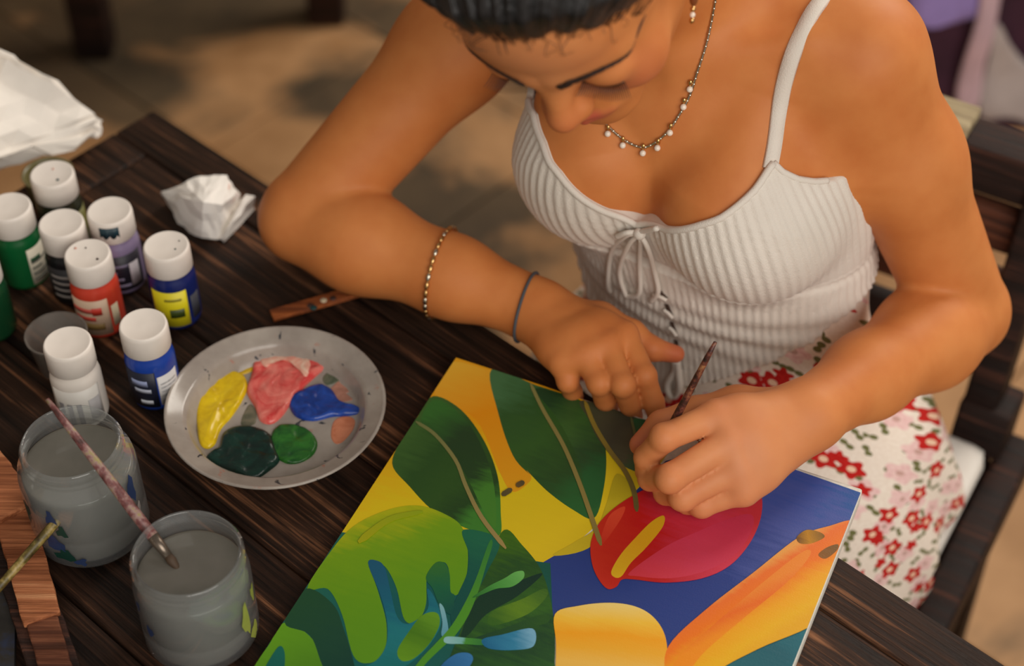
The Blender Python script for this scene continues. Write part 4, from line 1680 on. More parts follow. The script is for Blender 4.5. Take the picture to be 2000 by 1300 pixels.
paint('petal_shade', [(1320, 1290), (1400, 1215), (1500, 1130), (1568, 1078), (1582, 1085), (1540, 1135), (1450, 1210), (1370, 1280), (1330, 1340), (1312, 1340)],
      [(0, (222, 128, 40)), (.5, (218, 100, 20)), (1, (224, 132, 14))], (1430, 1170), (1465, 1215), .3)
paint('petal_mark', [(1556, 1050), (1575, 1036), (1600, 1040), (1610, 1050), (1585, 1062), (1562, 1062)], [(0, (110, 70, 20)), (.4, (176, 122, 20)), (1, (120, 84, 24))], (1556, 1050), (1610, 1050), .4)
paint('petal_mark', [(1598, 1084), (1615, 1070), (1636, 1064), (1634, 1076), (1612, 1092)], [(0, (128, 80, 22)), (1, (112, 78, 26))], (1598, 1084), (1636, 1066), .3)
# pale branch lines
def stroke(name, L, w0, w1, c0, c1):
    P = catmull([np.array(q, float) for q in L], 5)
    n = len(P); A, B = [], []
    for i, p in enumerate(P):
        t = P[min(i + 1, n - 1)] - P[max(i - 1, 0)]; t /= np.linalg.norm(t)
        s = np.array([-t[1], t[0]]); w = (w0 + (w1 - w0) * i / (n - 1)) * (1 if 0 < i < n - 1 else .4)
        A.append(p + s * w); B.append(p - s * w)
    return paint(name, [tuple(a) for a in A + B[::-1]], [(0, c0), (1, c1)], L[0], L[-1], .3, False)


stroke('branch_line', [(812, 824), (850, 850), (890, 900), (910, 950), (940, 1010), (988, 1072)], 3.0, 4.5, (110, 116, 66), (150, 128, 74))
stroke('branch_line', [(1036, 750), (1060, 800), (1100, 870), (1130, 940), (1155, 1010), (1174, 1066)], 3.2, 5, (132, 124, 70), (130, 112, 54))
stroke('branch_line', [(1142, 784), (1160, 830), (1190, 880), (1220, 920), (1238, 960), (1244, 1000)], 4, 5, (150, 128, 48), (96, 84, 44))
stroke('branch_line', [(1232, 815), (1240, 850), (1244, 880), (1246, 910)], 2.5, 3, (96, 100, 60), (96, 90, 56))
stroke('grey_dash', [(980, 968), (1000, 956)], 5, 5, (82, 72, 44), (92, 80, 46))
stroke('grey_dash', [(1008, 950), (1024, 942)], 5, 5, (100, 78, 40), (80, 70, 44))
stroke('yellow_highlight', [(700, 1060), (760, 1016), (826, 1000)], 7, 4, (160, 160, 14), (140, 160, 20))

# ================================================================== brushes
def brush(name, a, b, r0, r1, handle, label, tip_mat, ferr_mat, ferr=0.18, tip=0.08, group=None):
    """a = handle end, b = bristle point"""
    a, b = np.asarray(a), np.asarray(b)
    root = empty(name, a, label, 'paintbrush', group)
    d = b - a
    def seg(nm, t0, t1, rr, mat):
        ts = np.linspace(t0, t1, len(rr))
        V, F = tube([d * t for t in ts], list(rr), 10)
        return mesh_obj(nm, V, F, mat, root)
    f0 = 1 - ferr
    h = [r0 * .6] + [r0 + (r1 - r0) * math.sin(math.pi * min(1, t * 1.15) / 2) ** 1.3 for t in np.linspace(0, 1, 8)]
    seg('handle', 0, f0, h, handle)
    seg('ferrule', f0 - .005, 1 - tip, [r1 * 1.02, r1 * .95, r1 * .8], ferr_mat)
    seg('bristles', 1 - tip - .005, 1, [r1 * .75, r1 * .85, r1 * .6, r1 * .1], tip_mat)
    return root


def mat_speckle(name, stops, scale=120):
    t = NT(name)
    v = t.coords(scale=(1, 1, 1))
    f = t.noise(v, scale, 4, 0.6)
    t.base(t.ramp(f, [(p, srgb(*c)) for p, c in stops]))
    t.set(Roughness=0.45)
    t.bump(f, 0.4, 0.001)
    return t.m


M_BR1 = mat_speckle('brush_red_black', [(.38, (34, 22, 18)), (.5, (70, 34, 28)), (.58, (110, 58, 44)), (.7, (160, 110, 70))], 160)
M_BR2 = mat_speckle('brush_purple', [(.35, (74, 44, 40)), (.48, (118, 70, 68)), (.58, (150, 120, 112)), (.7, (150, 140, 70))], 110)
M_BR3 = mat_speckle('brush_olive', [(.35, (58, 44, 20)), (.5, (96, 82, 34)), (.62, (150, 128, 70)), (.72, (176, 150, 96))], 110)
M_FERR = plain('ferrule_metal', srgb(120, 108, 96), 0.35, 0.8)
M_BRIST = plain('bristle', srgb(70, 52, 36), 0.7)
brush('paintbrush', at(1397, 668, .905), at(1251, 947, .7692), .0021, .0031, M_BR1, 'thin dark red speckled paintbrush held in the painting hand', M_BRIST, M_FERR, .22, .07)
brush('paintbrush', at(92, 779, .890), at(352, 1116, .8135), .0026, .0042, M_BR2, 'long purple-brown paint-crusted brush lying across the two water jars', M_BRIST, M_FERR, .2, .09)
brush('paintbrush', at(139, 985, .806), at(-110, 1270, .772), .0036, .0030, M_BR3, 'olive stained paintbrush lying over the wooden stick at the left', M_BRIST, M_FERR, .2, .1)

# ================================================================== jars of water
def jar(c, Rb, Rr, H, level, label, smear):
    root = empty('water_jar', (c[0], c[1], TZ), label, 'jar', 'glass jars of brush water')
    th = 0.0022
    zsh = H * 0.70
    prof = [(Rb * .55, 0.0008), (Rb * .92, 0.001), (Rb, .006), (Rb, H * .30), (Rb * .985, H * .32), (Rb, H * .34), (Rb, zsh), (Rb * .97, H * .78), (Rr * 1.0, H * .845), (Rr, H * .86),
            (Rr * 1.045, H * .875), (Rr * 1.0, H * .89), (Rr, H * .93), (Rr * 1.045, H * .945), (Rr * 1.0, H * .96), (Rr * 1.0, H - .002), (Rr - .001, H)]
    inner = [(Rr - th, H - .001), (Rr - th, H * .86), (Rb * .97 - th, H * .78), (Rb - th, zsh), (Rb - th, .010), (Rb * .9, .006), (Rb * .5, .0055)]
    V, F = lathe(prof + inner, 56)
    mesh_obj('glass', V, F, M_GLASS, root)
    zl = level
    rl = float(np.interp(zl, [0, zsh, H * .78, H * .845], [Rb - th, Rb - th, Rb * .97 - th, Rr - th])) - .0004
    wp = [(Rb * .5, .0058), (Rb * .9, .0064), (Rb - th - .0004, .0105), (Rb - th - .0004, min(zl, zsh) - .002), (rl, zl - .0006), (rl - .0008, zl), (rl - .003, zl), (.001, zl)]
    V, F = lathe(wp, 48)
    mesh_obj('water', V, F, M_WATER, root)
    # dried paint smears on the glass
    for (a0, z0, da, dz, m) in smear:
        n = 10
        V, F = [], []
        cx = []
        for k in range(n):
            an = 2 * math.pi * k / n
            rr = 1 + 0.45 * math.sin(3 * an + a0 * 5) * 0.6 + random.uniform(-.2, .2)
            cx.append((a0 + da * math.cos(an) * rr, z0 + dz * math.sin(an) * rr))
        ring = []
        for sc in (1.0, 0.55):
            for (a, z) in cx:
                aa, zz = a0 + (a - a0) * sc, z0 + (z - z0) * sc
                R = np.interp(zz, [p[1] for p in prof[:8]], [p[0] for p in prof[:8]]) + .0004
                V.append((R * math.cos(aa), R * math.sin(aa), zz))
        R = np.interp(z0, [p[1] for p in prof[:8]], [p[0] for p in prof[:8]]) + .0005
        V.append((R * math.cos(a0), R * math.sin(a0), z0))
        for k in range(n):
            l = (k + 1) % n
            F.append((k, l, n + l, n + k)); F.append((n + k, n + l, 2 * n))
        mesh_obj('paint_smear', V, F, m, root)
    return root


P_DKBLUE = plain('smear_blue', srgb(40, 56, 92), 0.5); P_DKGREEN = plain('smear_green', srgb(18, 56, 46), 0.5)
P_LIME = plain('smear_lime', srgb(150, 158, 70), 0.5); P_LILAC = plain('smear_lilac', srgb(150, 136, 140), 0.6); P_GREY = plain('smear_grey', srgb(150, 142, 138), 0.6)
J1 = at(137, 860, .845); J2 = at(364, 1077, .838)
jar(J1, .0415, .0345, .095, .070, 'blue-smeared glass jar of murky water nearest the white bottle',
    [(-1.9, .058, .10, .008, P_DKBLUE), (-1.75, .045, .09, .006, P_DKGREEN), (-1.95, .030, .16, .009, P_DKBLUE), (-1.8, .018, .18, .006, P_DKGREEN), (-1.55, .012, .10, .004, P_DKBLUE),
     (-.35, .060, .10, .012, P_DKBLUE), (-.25, .035, .05, .008, P_GREY), (-2.5, .05, .1, .01, P_DKGREEN)])
jar(J2, .0395, .0362, .088, .066, 'glass jar of grey water with yellow-green smears nearest the canvas',
    [(-.45, .035, .10, .016, P_LIME), (-.25, .015, .12, .010, P_LIME), (-2.55, .058, .06, .005, P_DKBLUE), (-2.3, .04, .08, .006, P_DKBLUE), (-.1, .05, .08, .008, P_LIME)])

# ================================================================== paint bottles
def bottle(cap_px, label, bodyc, lab=None, r=.0187, H=.078, patches=(), lab_rng=(-2.4, -0.6), dirty=(), capc=None):
    c = at(cap_px[0], cap_px[1], TZ + H)
    root = empty('paint_bottle', (c[0], c[1], TZ), label, 'paint bottle', 'small acrylic paint bottles with white caps')
    hb = H - .0235
    prof = [(r * .8, .0006), (r * .98, .002), (r * 1.03, .006), (r * 1.03, hb - .010), (r * .97, hb - .004), (r * .82, hb - .0005), (r * .82, hb + .004)]
    V, F = lathe(prof, 40)
    mb = bodyc if isinstance(bodyc, bpy.types.Material) else plain(label.split()[0] + '_paint_plastic', srgb(*bodyc), 0.25, var=.08)
    mesh_obj('bottle_body', V, F, mb, root)
    cp = [(r * .95, hb + .0012), (r * .985, hb + .002), (r * .985, H - .004), (r * .96, H - .0012), (r * .90, H - .0002), (r * .86, H - .0006), (r * .2, H - .0007)]
    V, F = lathe(cp, 44)
    cap = mesh_obj('cap', V, F, M_WHITEPL if capc is None else capc, root)
    for ang, rad, s, m in dirty:
        V, F = lathe([(s, 0), (s * .7, .0006)], 9, (rad * math.cos(ang), rad * math.sin(ang), H - .0006))
        mesh_obj('paint_fleck', V, F, m, cap)

    def shell(name, a0, a1, z0, z1, off, m, par):
        n = 16
        V, F = [], []
        R = r * 1.03 + off
        for k in range(n + 1):
            a = a0 + (a1 - a0) * k / n
            for z in (z0, z1): V.append((R * math.cos(a), R * math.sin(a), z))
        for k in range(n): F.append((2 * k, 2 * k + 2, 2 * k + 3, 2 * k + 1))
        o = mesh_obj(name, V, F, m, par)
        md = o.modifiers.new('th', 'SOLIDIFY'); md.thickness = 0.0002
        return o
    if lab:
        lo = shell('label', lab_rng[0], lab_rng[1], .006, hb - .011, .0003, plain('label_' + label.split()[0], srgb(*lab), 0.5, var=.05), root)
        for (a0, a1, z0, z1, col) in patches:
            shell('print', a0, a1, z0, z1, .0006, plain('print', srgb(*col), 0.5), lo)
    return root


K_DK = plain('fleck_dark', srgb(60, 40, 34), .6); K_GR = plain('fleck_green', srgb(20, 60, 60), .6); K_PK = plain('fleck_pink', srgb(206, 150, 130), .6)
rows = lambda a0, a1, z0, n, dz, h, col: [(a0, a1 - (0.25 * ((k * 7) % 3)), z0 + k * dz, z0 + k * dz + h, col) for k in range(n)]
bottle((16, 402), 'green paint bottle at the left edge beside the white cloth', (16, 86, 44), (206, 196, 176), lab_rng=(-1.0, .2), patches=rows(-.9, .1, .010, 4, .006, .002, (90, 90, 80)) + [(-.9, -.4, .03, .034, (40, 80, 50))])
bottle((101, 338), 'dark olive paint bottle, farthest back, in front of the white cloth', (38, 40, 26), (120, 116, 54), lab_rng=(-1.1, .3), patches=rows(-1.0, .2, .010, 3, .007, .003, (60, 60, 36)), dirty=[(-.9, .010, .0014, K_GR), (1.6, .006, .001, K_PK)])
bottle((119, 434), 'black paint bottle with grey lettered label behind the red bottle', (24, 22, 24), (40, 38, 40), lab_rng=(-2.6, -.3), patches=rows(-2.3, -.8, .012, 4, .007, .003, (150, 142, 136)))
bottle((213, 410), 'lavender paint bottle with dark label and teal smear on its cap', (138, 124, 156), (34, 32, 44), lab_rng=(-2.7, -.3), patches=rows(-2.2, -1.0, .010, 4, .007, .003, (130, 124, 150)) + [(-.95, -.5, .010, .034, (196, 190, 196))])
bottle((170, 494), 'red-orange paint bottle with pale printed label', (196, 62, 42), (206, 176, 150), lab_rng=(-2.6, -.9), patches=[(-2.5, -1.3, .030, .035, (214, 92, 80)), (-2.4, -1.5, .022, .026, (206, 70, 56)), (-1.6, -1.2, .028, .036, (208, 60, 44)), (-2.2, -1.2, .012, .019, (138, 110, 62)), (-.8, -.45, .012, .034, (206, 190, 160))] + [], dirty=[(-.6, .011, .0012, K_DK), (1.9, .007, .0008, K_DK), (2.6, .012, .0012, K_PK)])
bottle((324, 478), 'dark blue paint bottle with bright yellow label', (22, 34, 92), (222, 206, 24), lab_rng=(-2.45, -.85), patches=[(-1.65, -1.05, .016, .025, (58, 70, 18)), (-1.8, -1.1, .034, .0365, (150, 140, 40)), (-2.3, -1.95, .012, .020, (214, 210, 190)), (-.7, -.2, .010, .034, (60, 62, 70))], dirty=[(.5, .011, .0007, K_DK), (-.5, .009, .0008, K_GR)])
bottle((279, 632), 'blue paint bottle with dark and white label beside the plate palette', (28, 62, 150), (22, 26, 44), lab_rng=(-2.7, -1.25), patches=[(-2.3, -1.6, .029, .035, (150, 160, 196)), (-2.2, -1.5, .022, .026, (180, 184, 200)), (-2.0, -1.5, .010, .014, (190, 192, 200)), (-1.2, -.25, .008, .038, (206, 202, 200))] + [(-1.1, -.35, .013 + .004 * k, .0148 + .004 * k, (150, 150, 152)) for k in range(5)])
wb_ = bottle((131, 668), 'white paint bottle standing right behind the smeared water jar', M_WHITEPL, (222, 216, 208), lab_rng=(-2.5, -.4), patches=[(-2.2 + .36 * k, -2.0 + .36 * k, .008, .030, (128, 124, 126)) for k in range(3)] + [(-1.0, -.5, .010, .032, (176, 172, 172))])
bottle((-52, 505), 'dark green paint bottle cut off by the left edge of the photo', (18, 60, 34))
# teal smear on the lavender cap
_lv = [o for o in bpy.data.objects if o.get('label', '').startswith('lavender')][0]
V, F = [], []
for k in range(9):
    a = -1.9 + .105 * k
    for z, dz in ((.064 + .002 * math.sin(k * 2), 0), (.074, 0)):
        V.append((.0187 * .99 * math.cos(a), .0187 * .99 * math.sin(a), z))
for k in range(8): F.append((2 * k, 2 * k + 2, 2 * k + 3, 2 * k + 1))
_sm = mesh_obj('paint_smear', V, F, plain('smear_teal', srgb(22, 52, 62), .5), _lv)
_md = _sm.modifiers.new('th', 'SOLIDIFY'); _md.thickness = .0005; _md.offset = 1

# clear plastic cup behind the white bottle
M_CLEAR = NT('clear_plastic'); M_CLEAR.set(Roughness=0.18, IOR=1.2, **{'Transmission_Weight': 0.85}); M_CLEAR.base(srgb(226, 216, 206)); M_CLEAR = M_CLEAR.m
cc = at(109, 650, TZ + .036)
V, F = lathe([(.0185, .0006), (.019, .001), (.0232, .034), (.0245, .0345), (.0245, .036), (.0232, .0362), (.0182, .003), (.001, .0025)], 40)
cup = mesh_obj('plastic_cup', V, F, M_CLEAR)
cup.location = (cc[0], cc[1], TZ)
tag(cup, 'small empty translucent plastic cup behind the white paint bottle', 'cup')

# ================================================================== plate palette
def mat_plate():
    t = NT('milky_plastic')
    v = t.coords()
    f = t.noise(v, 30, 4)
    c = t.ramp(f, [(.3, srgb(162, 150, 140)), (.7, srgb(196, 185, 173))])
    f2 = t.noise(v, 95, 3, .5, .6)
    c = t.cmix(t.ramp(f2, [(.66, (0, 0, 0, 1)), (.70, (1, 1, 1, 1))]), c, srgb(60, 62, 70))
    f3 = t.noise(t.coords(loc=(3, 1, 0)), 60, 3, .5, .6)
    c = t.cmix(t.ramp(f3, [(.68, (0, 0, 0, 1)), (.73, (.7, .7, .7, 1))]), c, srgb(196, 130, 110))
    t.base(c)
    t.set(Roughness=.14, IOR=1.4, **{'Transmission_Weight': .3})
    return t.m


M_PLATE = mat_plate()
PC = at(538, 791, TZ + .021)
palette = empty('plate_palette', (PC[0], PC[1], TZ), 'round translucent plastic plate used as palette, with blobs of paint', 'palette')
PR = .0845
prof = [(.058, .0006), (.0625, .0010), (.0650, .0035), (.0690, .0150), (.0710, .0172), (PR - .004, .0190), (PR - .001, .0205), (PR, .0222), (PR - .001, .0234), (PR - .0028, .0226), (PR - .005, .0210), (.0715, .0192), (.0688, .0175), (.0672, .0150), (.0636, .0050), (.0615, .0030), (.060, .0026), (.001, .0026)]
V, F = lathe(prof, 72)
mesh_obj('plate', V, F, M_PLATE, palette)


from mathutils import noise as NOISE


def mat_wet(name, c0, c1, scale=60):
    t = NT(name)
    v = t.coords()
    f = t.noise(v, scale, 4, .6, 1.2)
    t.base(t.ramp(f, [(.38, srgb(*c0)), (.62, srgb(*c1))]))
    t.set(Roughness=.25, **{'Specular_IOR_Level': .45})
    t.bump(f, .3, .0015)
    return t.m


def blob(name, pix, cpix, mat, h=.004, z0=.0027):
    L = local(palette)
    c = np.array(L @ Vector(at(*cpix, TZ + z0)))
    ring = [np.array(L @ Vector(at(x, y, TZ + z0))) for x, y in pix]
    ring = catmull(ring, 6, True)
    n = len(ring)
    V, F = [], []
    lv = [(1.0, 0), (.99, .45), (.95, .8), (.88, 1.0), (.78, 1.0), (.67, .95), (.55, .95), (.43, 1.0), (.31, 1.0), (.2, 1.0), (.1, 1.0)]
    for s, hh in lv:
        for i, p in enumerate(ring):
            q_ = c + (p - c) * s
            wob = 1 + (.45 * NOISE.noise(Vector((q_[0] * 110, q_[1] * 110, h * 900))) + .25 * NOISE.noise(Vector((q_[0] * 260, q_[1] * 260, 3)))) * (s < .98)
            V.append((q_[0], q_[1], z0 - .0003 + h * hh * wob))
    V.append((c[0], c[1], z0 + h * .95))
    for j in range(len(lv) - 1):
        for i in range(n):
            k = (i + 1) % n
            F.append((j * n + i, j * n + k, (j + 1) * n + k, (j + 1) * n + i))
    b = (len(lv) - 1) * n
    for i in range(n): F.append((b + i, b + (i + 1) % n, len(V) - 1))
    bm = bmesh.new()
    vs = [bm.verts.new(v) for v in V]
    for f in F: bm.faces.new([vs[i] for i in f])
    return bm_obj(name, bm, mat, palette)


blob('yellow_paint', [(384, 800), (392, 762), (418, 738), (448, 726), (474, 732), (484, 755), (472, 785), (452, 815), (432, 838), (420, 868), (402, 876), (388, 860)], (430, 790), mat_wet('wet_yellow', (206, 168, 10), (226, 192, 20)))
blob('yellow_smear', [(430, 730), (452, 706), (490, 696), (502, 706), (496, 722), (470, 732)], (468, 714), mat_wet('wet_ochre', (176, 138, 26), (200, 164, 30)), .0015)
blob('pink_paint', [(482, 765), (492, 730), (498, 695), (520, 676), (570, 666), (630, 672), (672, 690), (676, 710), (640, 718), (606, 745), (578, 775), (552, 812), (530, 828), (508, 822), (498, 796)], (550, 735), mat_wet('wet_pink', (206, 62, 60), (226, 130, 116), 40), .0042)
blob('pale_pink_swirl', [(508, 700), (530, 684), (570, 688), (602, 700), (606, 720), (596, 735), (575, 712), (545, 702), (520, 716)], (560, 702), mat_wet('wet_pale', (222, 150, 130), (232, 196, 172)), .0018, .0066)
blob('blue_paint', [(566, 795), (572, 775), (596, 760), (625, 752), (648, 762), (666, 786), (700, 796), (706, 806), (680, 812), (650, 814), (612, 822), (580, 815)], (618, 790), mat_wet('wet_blue', (16, 46, 120), (30, 70, 160)), .0036)
blob('dark_green_paint', [(402, 895), (428, 876), (436, 848), (462, 834), (500, 836), (528, 850), (540, 880), (546, 900), (528, 918), (500, 934), (462, 928), (425, 912)], (482, 884), mat_wet('wet_dark_green', (6, 30, 24), (12, 48, 38)), .004)
blob('green_paint', [(530, 850), (545, 832), (575, 830), (604, 842), (620, 864), (612, 888), (585, 904), (556, 904), (536, 886)], (574, 868), mat_wet('wet_green', (18, 74, 26), (44, 106, 34)), .003)
blob('orange_dab', [(646, 850), (652, 822), (672, 812), (692, 818), (690, 838), (670, 862), (655, 866)], (668, 838), mat_wet('wet_orange', (176, 96, 62), (206, 130, 96)), .0008)
blob('grey_green_dab', [(630, 738), (650, 720), (680, 720), (690, 732), (668, 742), (640, 752)], (660, 734), mat_wet('wet_greygreen', (76, 84, 66), (104, 104, 84)), .0008)
blob('rose_dab', [(640, 770), (660, 744), (684, 736), (690, 760), (668, 772), (690, 780), (664, 784)], (668, 762), mat_wet('wet_rose', (160, 110, 92), (190, 132, 112)), .0006)
blob('olive_dab', [(470, 826), (486, 790), (500, 800), (500, 824), (486, 832)], (487, 815), mat_wet('wet_olive', (84, 84, 66), (116, 108, 88)), .0007)

# ================================================================== tissue, stick, wood, cloth
def crumple(name, pix, top, label, cat, zc=TZ, mat=M_PAPER, noise_amp=.003, sub=3, seed=1):
    """faceted crumpled paper: base outline, raised ridge points; subdivided and roughened"""
    rs = random.Random(seed)
    bm = bmesh.new()
    for x, y, z in pix + top:
        bm.verts.new(tuple(at(x, y, z)))
    bmesh.ops.convex_hull(bm, input=bm.verts)
    bm.verts.ensure_lookup_table()
    loose = [v for v in bm.verts if not v.link_faces]
    bmesh.ops.delete(bm, geom=loose, context='VERTS')
    bmesh.ops.triangulate(bm, faces=bm.faces)
    bmesh.ops.subdivide_edges(bm, edges=bm.edges[:], cuts=sub, use_grid_fill=True)
    from mathutils import noise as mn
    bm.normal_update()
    for v in bm.verts:
        n1 = mn.noise(v.co * 60 + Vector((seed, 0, 0)))
        n2 = abs(mn.noise(v.co * 130))
        nv = v.co + v.normal * (n1 * noise_amp - n2 * noise_amp * 1.2)
        nv.z = max(nv.z, zc + .0006)
        v.co = nv
    o = bm_obj(name, bm, mat, None, smooth=False)
    c = sum((v.co for v in o.data.vertices), Vector()) / len(o.data.vertices)
    c.z = zc
    o.data.transform(Matrix.Translation(-c)); o.location = c
    tag(o, label, cat)
    return o


def mat_tissue():
    t = NT('stained_tissue')
    v = t.coords()
    f = t.noise(v, 60, 3)
    sx = t.n('ShaderNodeSeparateXYZ'); t.l(v, sx.inputs[0])
    edge = t.math('GREATER_THAN', sx.outputs[0], 0.020)
    c = t.cmix(t.math('MULTIPLY', edge, t.ramp(f, [(.52, (0, 0, 0, 1)), (.6, (1, 1, 1, 1))])), srgb(244, 238, 230), srgb(214, 130, 90))
    f2 = t.noise(v, 95, 3)
    c = t.cmix(t.math('MULTIPLY', edge, t.ramp(f2, [(.58, (0, 0, 0, 1)), (.66, (.7, .7, .7, 1))])), c, srgb(200, 120, 130))
    t.base(c); t.set(Roughness=.95)
    t.bump(t.noise(v, 200, 2), .15, .001)
    return t.m


M_TISSUE = mat_tissue()
tis = empty('crumpled_tissue', at(400, 425), 'crumpled white tissue with orange paint stains on the bare table', 'tissue')
a_ = crumple('t', [(322, 395, TZ), (345, 440, TZ), (392, 472, TZ), (432, 470, TZ), (462, 430, TZ), (470, 385, TZ), (425, 360, TZ)], [(315, 374, .772), (352, 352, .79), (402, 338, .796), (446, 338, .794), (468, 372, .782), (398, 395, .80), (436, 400, .793)], 'x', 'x', mat=M_TISSUE, seed=3, noise_amp=.0035)
b_ = crumple('t', [(420, 470, TZ), (438, 476, TZ), (470, 440, TZ), (500, 408, TZ), (478, 400, TZ), (440, 430, TZ)], [(440, 455, .768), (470, 400, .775), (498, 384, .772), (480, 378, .776)], 'x', 'x', mat=M_TISSUE, seed=5, noise_amp=.003)
for o, nm in ((a_, 'folded_wad'), (b_, 'stained_corner')):
    o.name = nm; o.data.name = nm
    o.location = o.location - tis.location
    o.parent = tis
    for k in ('label', 'category'): del o[k]

# paint stirring stick under the plate
sa, sb = at(540, 614, TZ + .0025), at(700, 568, TZ + .0025)
bm = bmesh.new(); beam(bm, sa - (sb - sa) * .06, sb, .0125, .004, .001)
stick = bm_obj('wooden_stick', bm, M_ORANGEW)
c = (sa + sb) / 2; stick.data.transform(Matrix.Translation((-c[0], -c[1], -c[2]))); stick.location = tuple(c)
tag(stick, 'flat orange-brown wooden stick with dark paint spots, partly under the plate', 'stick')
for k, (x, y, m) in enumerate(((612, 600, K_GR), (632, 586, plain('fleck_pale', srgb(196, 180, 150), .6)), (606, 596, K_DK), (650, 582, K_DK))):
    p = at(x, y, TZ + .0045)
    V, F = lathe([(.0034, -.0002), (.002, .0005)], 9)
    o = mesh_obj('paint_spot', V, F, m, stick); o.location = tuple(p - c)

# rough wooden stick at the lower left and the dark board below it
def rough_beam(name, a, b, w, h, mat, parent, seed):
    from mathutils import noise as mn
    bm = bmesh.new()
    beam(bm, a, b, w, h, .0015)
    bmesh.ops.subdivide_edges(bm, edges=[e for e in bm.edges if e.calc_length() > .03], cuts=14, use_grid_fill=True)
    for v in bm.verts:
        v.co += Vector((mn.noise(v.co * 90 + Vector((seed, 0, 0))), mn.noise(v.co * 90 + Vector((0, seed, 5))), .3 * mn.noise(v.co * 110))) * .0012
    return bm_obj(name, bm, mat, parent, smooth=False)


ws = empty('wooden_stake', at(60, 1130), 'split peeling wooden stake lying beside the blue-smeared water jar', 'wood')
off = np.array(ws.location)
z1 = TZ + .010
SX = -9
rough_beam('dark_underside', at(1, 985, z1 - .003) - off, at(119, 1345, z1 - .003) - off, .033, .013, M_CHAIR, ws, 1)
rough_beam('peeled_face', at(21, 985, z1 + .0065) - off, at(83, 1210, z1 + .0065) - off, .0265, .006, M_STICK, ws, 2)
rough_beam('rough_face', at(79, 1200, z1 + .004) - off, at(115, 1330, z1 + .004) - off, .0215, .005, M_REDW, ws, 3)
rough_beam('upper_block', at(-61, 870, z1 + .010) - off, at(39, 1005, z1 + .0085) - off, .031, .012, M_STICK, ws, 4)

db = empty('dark_board', at(10, 1230), 'dark paint-stained board edge in the bottom left corner', 'board')
off = np.array(db.location)
P = [at(x, y, TZ) - off for x, y in ((-130, 1120), (34, 1150), (30, 1400), (-130, 1400))]
V = [tuple(p + (0, 0, .0005)) for p in P] + [tuple(p + (0, 0, .0065)) for p in P]
mesh_obj('board', V, [(3, 2, 1, 0), (4, 5, 6, 7), (0, 1, 5, 4), (1, 2, 6, 5), (2, 3, 7, 6), (3, 0, 4, 7)], mat_speckle('dark_board', [(.35, (26, 24, 22)), (.55, (44, 40, 36)), (.68, (40, 48, 70)), (.8, (84, 80, 72))], 40), db, smooth=False)

# white cloth hanging over the far end of the table, olive dish beside it
crumple('white_cloth', [(-120, 380, TZ), (0, 310, TZ), (110, 285, TZ), (188, 262, TZ), (80, 210, TZ), (-120, 300, TZ)],
        [(-140, 40, .86), (-60, 55, .87), (10, 118, .845), (72, 190, .80), (110, 190, .80), (190, 218, .79), (196, 262, .775), (150, 288, .762), (30, 285, .79), (-60, 320, .80)], 'bunched white cloth lying over the far left end of the table', 'cloth', noise_amp=.012, sub=5, seed=8)
oc = at(93, 338, TZ + .03)
V, F = lathe([(.016, .0006), (.019, .002), (.0215, .028), (.0225, .030), (.0210, .030), (.0195, .026), (.017, .004), (.001, .003)], 44)
dish = mesh_obj('olive_dish', V, F, plain('olive_ceramic', srgb(112, 104, 66), .35))
dish.location = (oc[0], oc[1], TZ)
tag(dish, 'small olive green dish behind the farthest paint bottle', 'dish')


# ------------------------------------------------------------------ printed cloth on a rack behind the chair, upper right
YP = float(at(1850, 330, 0.0)[1])


def on_plane(px, py, yoff=0.0):
    d = ray(px, py)
    return CAMP + d * ((YP + yoff - CAMP[1]) / d[1])


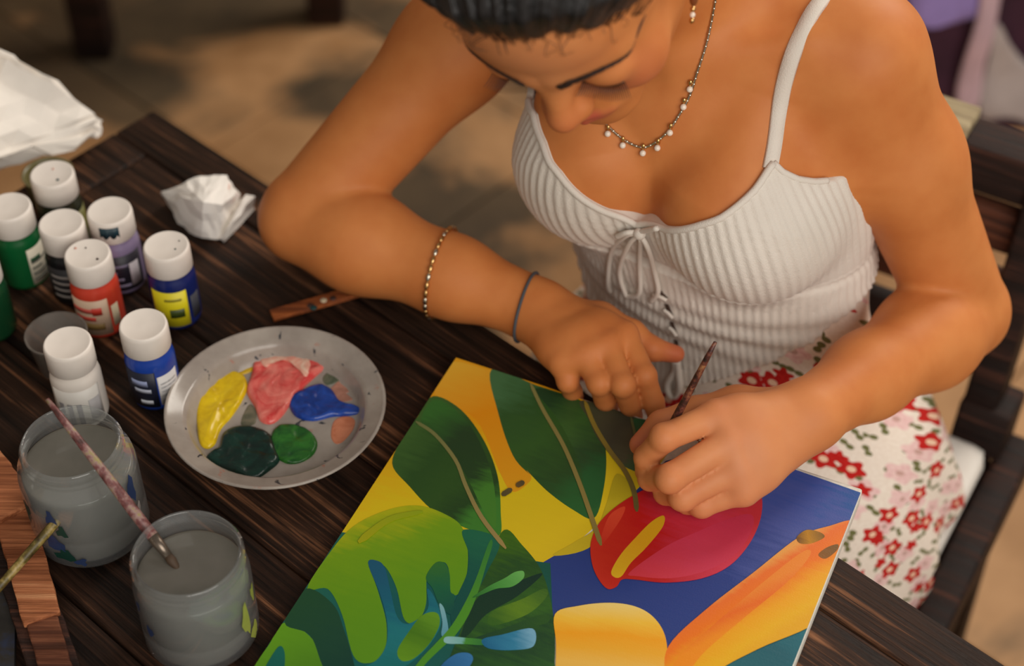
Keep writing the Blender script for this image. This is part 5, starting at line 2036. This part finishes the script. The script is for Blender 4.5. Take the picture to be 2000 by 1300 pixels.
rx0, rx1 = float(on_plane(1600, 100)[0]), float(on_plane(2150, 100)[0])
rack = empty('wooden_rack', ((rx0 + rx1) / 2, YP + .03, 0), 'dark wooden rack in the background holding the printed cloth behind the chair', 'rack')
bm = bmesh.new(); beam(bm, (rx0 - rack.location.x, 0, .95), (rx1 - rack.location.x, 0, .95), .03, .03, .004)
bm_obj('rail', bm, M_CHAIR, rack)
for x in (rx0, rx1):
    bm = bmesh.new(); beam(bm, (x - rack.location.x, 0, .003), (x - rack.location.x, 0, .934), .035, .035, .004, (0, 1, 0))
    bm_obj('post', bm, M_CHAIR, rack)
    bm = bmesh.new(); beam(bm, (x - rack.location.x, -.16, .018), (x - rack.location.x, .16, .018), .035, .03, .004)
    bm_obj('foot', bm, M_CHAIR, rack)
tex = empty('printed_cloth', ((rx0 + rx1) / 2, YP, 0), 'purple, pink, lilac and white printed cloth hanging behind the chair in the blurred background', 'cloth')
o0 = np.array(tex.location)


def panel(name, pix, col, yoff, amp=.006, var=.15):
    """a cloth piece hanging in the rack's plane, softly folded"""
    P = [on_plane(x, y, yoff) for x, y in pix]
    P = catmull(P, 5, True)
    P2 = [(p[0], p[2]) for p in P]
    tri = tessellate_polygon([[Vector((a, b, 0)) for a, b in P2]])
    bm = bmesh.new()
    vs = [bm.verts.new((p[0], p[1], p[2])) for p in P]
    for t in tri:
        try: bm.faces.new([vs[i] for i in t])
        except ValueError: pass
    bmesh.ops.subdivide_edges(bm, edges=bm.edges[:], cuts=3, use_grid_fill=True)
    for v in bm.verts:
        v.co.y += amp * math.sin(v.co.x * 60 + 4 * v.co.z) + .5 * amp * math.sin(v.co.z * 40)
        v.co -= Vector(o0)
    o = bm_obj(name, bm, plain(name + '_cloth', srgb(*col), .9, var=var, scale=14), tex)
    md = o.modifiers.new('th', 'SOLIDIFY'); md.thickness = .004; md.offset = 0
    return o


panel('dark_ground', [(1610, -420), (1800, -440), (2000, -440), (2140, -420), (2140, 120), (2110, 236), (1900, 250), (1650, 236), (1610, 120)], (66, 34, 52), 0.0, .004, .35)
panel('pink_band', [(1700, -120), (1742, -110), (1776, 60), (1782, 130), (1760, 150), (1735, 90), (1712, 0)], (206, 84, 154), -.012)
panel('white_band', [(1640, -100), (1700, -100), (1738, 20), (1742, 60), (1715, 40), (1660, -20)], (222, 208, 220), -.016)
panel('lilac_band', [(1760, -110), (1850, -120), (1930, -90), (1922, 10), (1880, 40), (1830, 52), (1790, 40), (1772, 0)], (160, 140, 206), -.02)
panel('pale_strip', [(1925, -60), (1955, -40), (1945, 30), (1925, 110), (1908, 200), (1868, 200), (1885, 110), (1910, 20)], (210, 180, 190), -.026)
panel('grey_white_piece', [(1945, 40), (1975, 90), (2010, 130), (2080, 150), (2080, 230), (1960, 230), (1912, 215), (1928, 120)], (190, 180, 178), -.022)
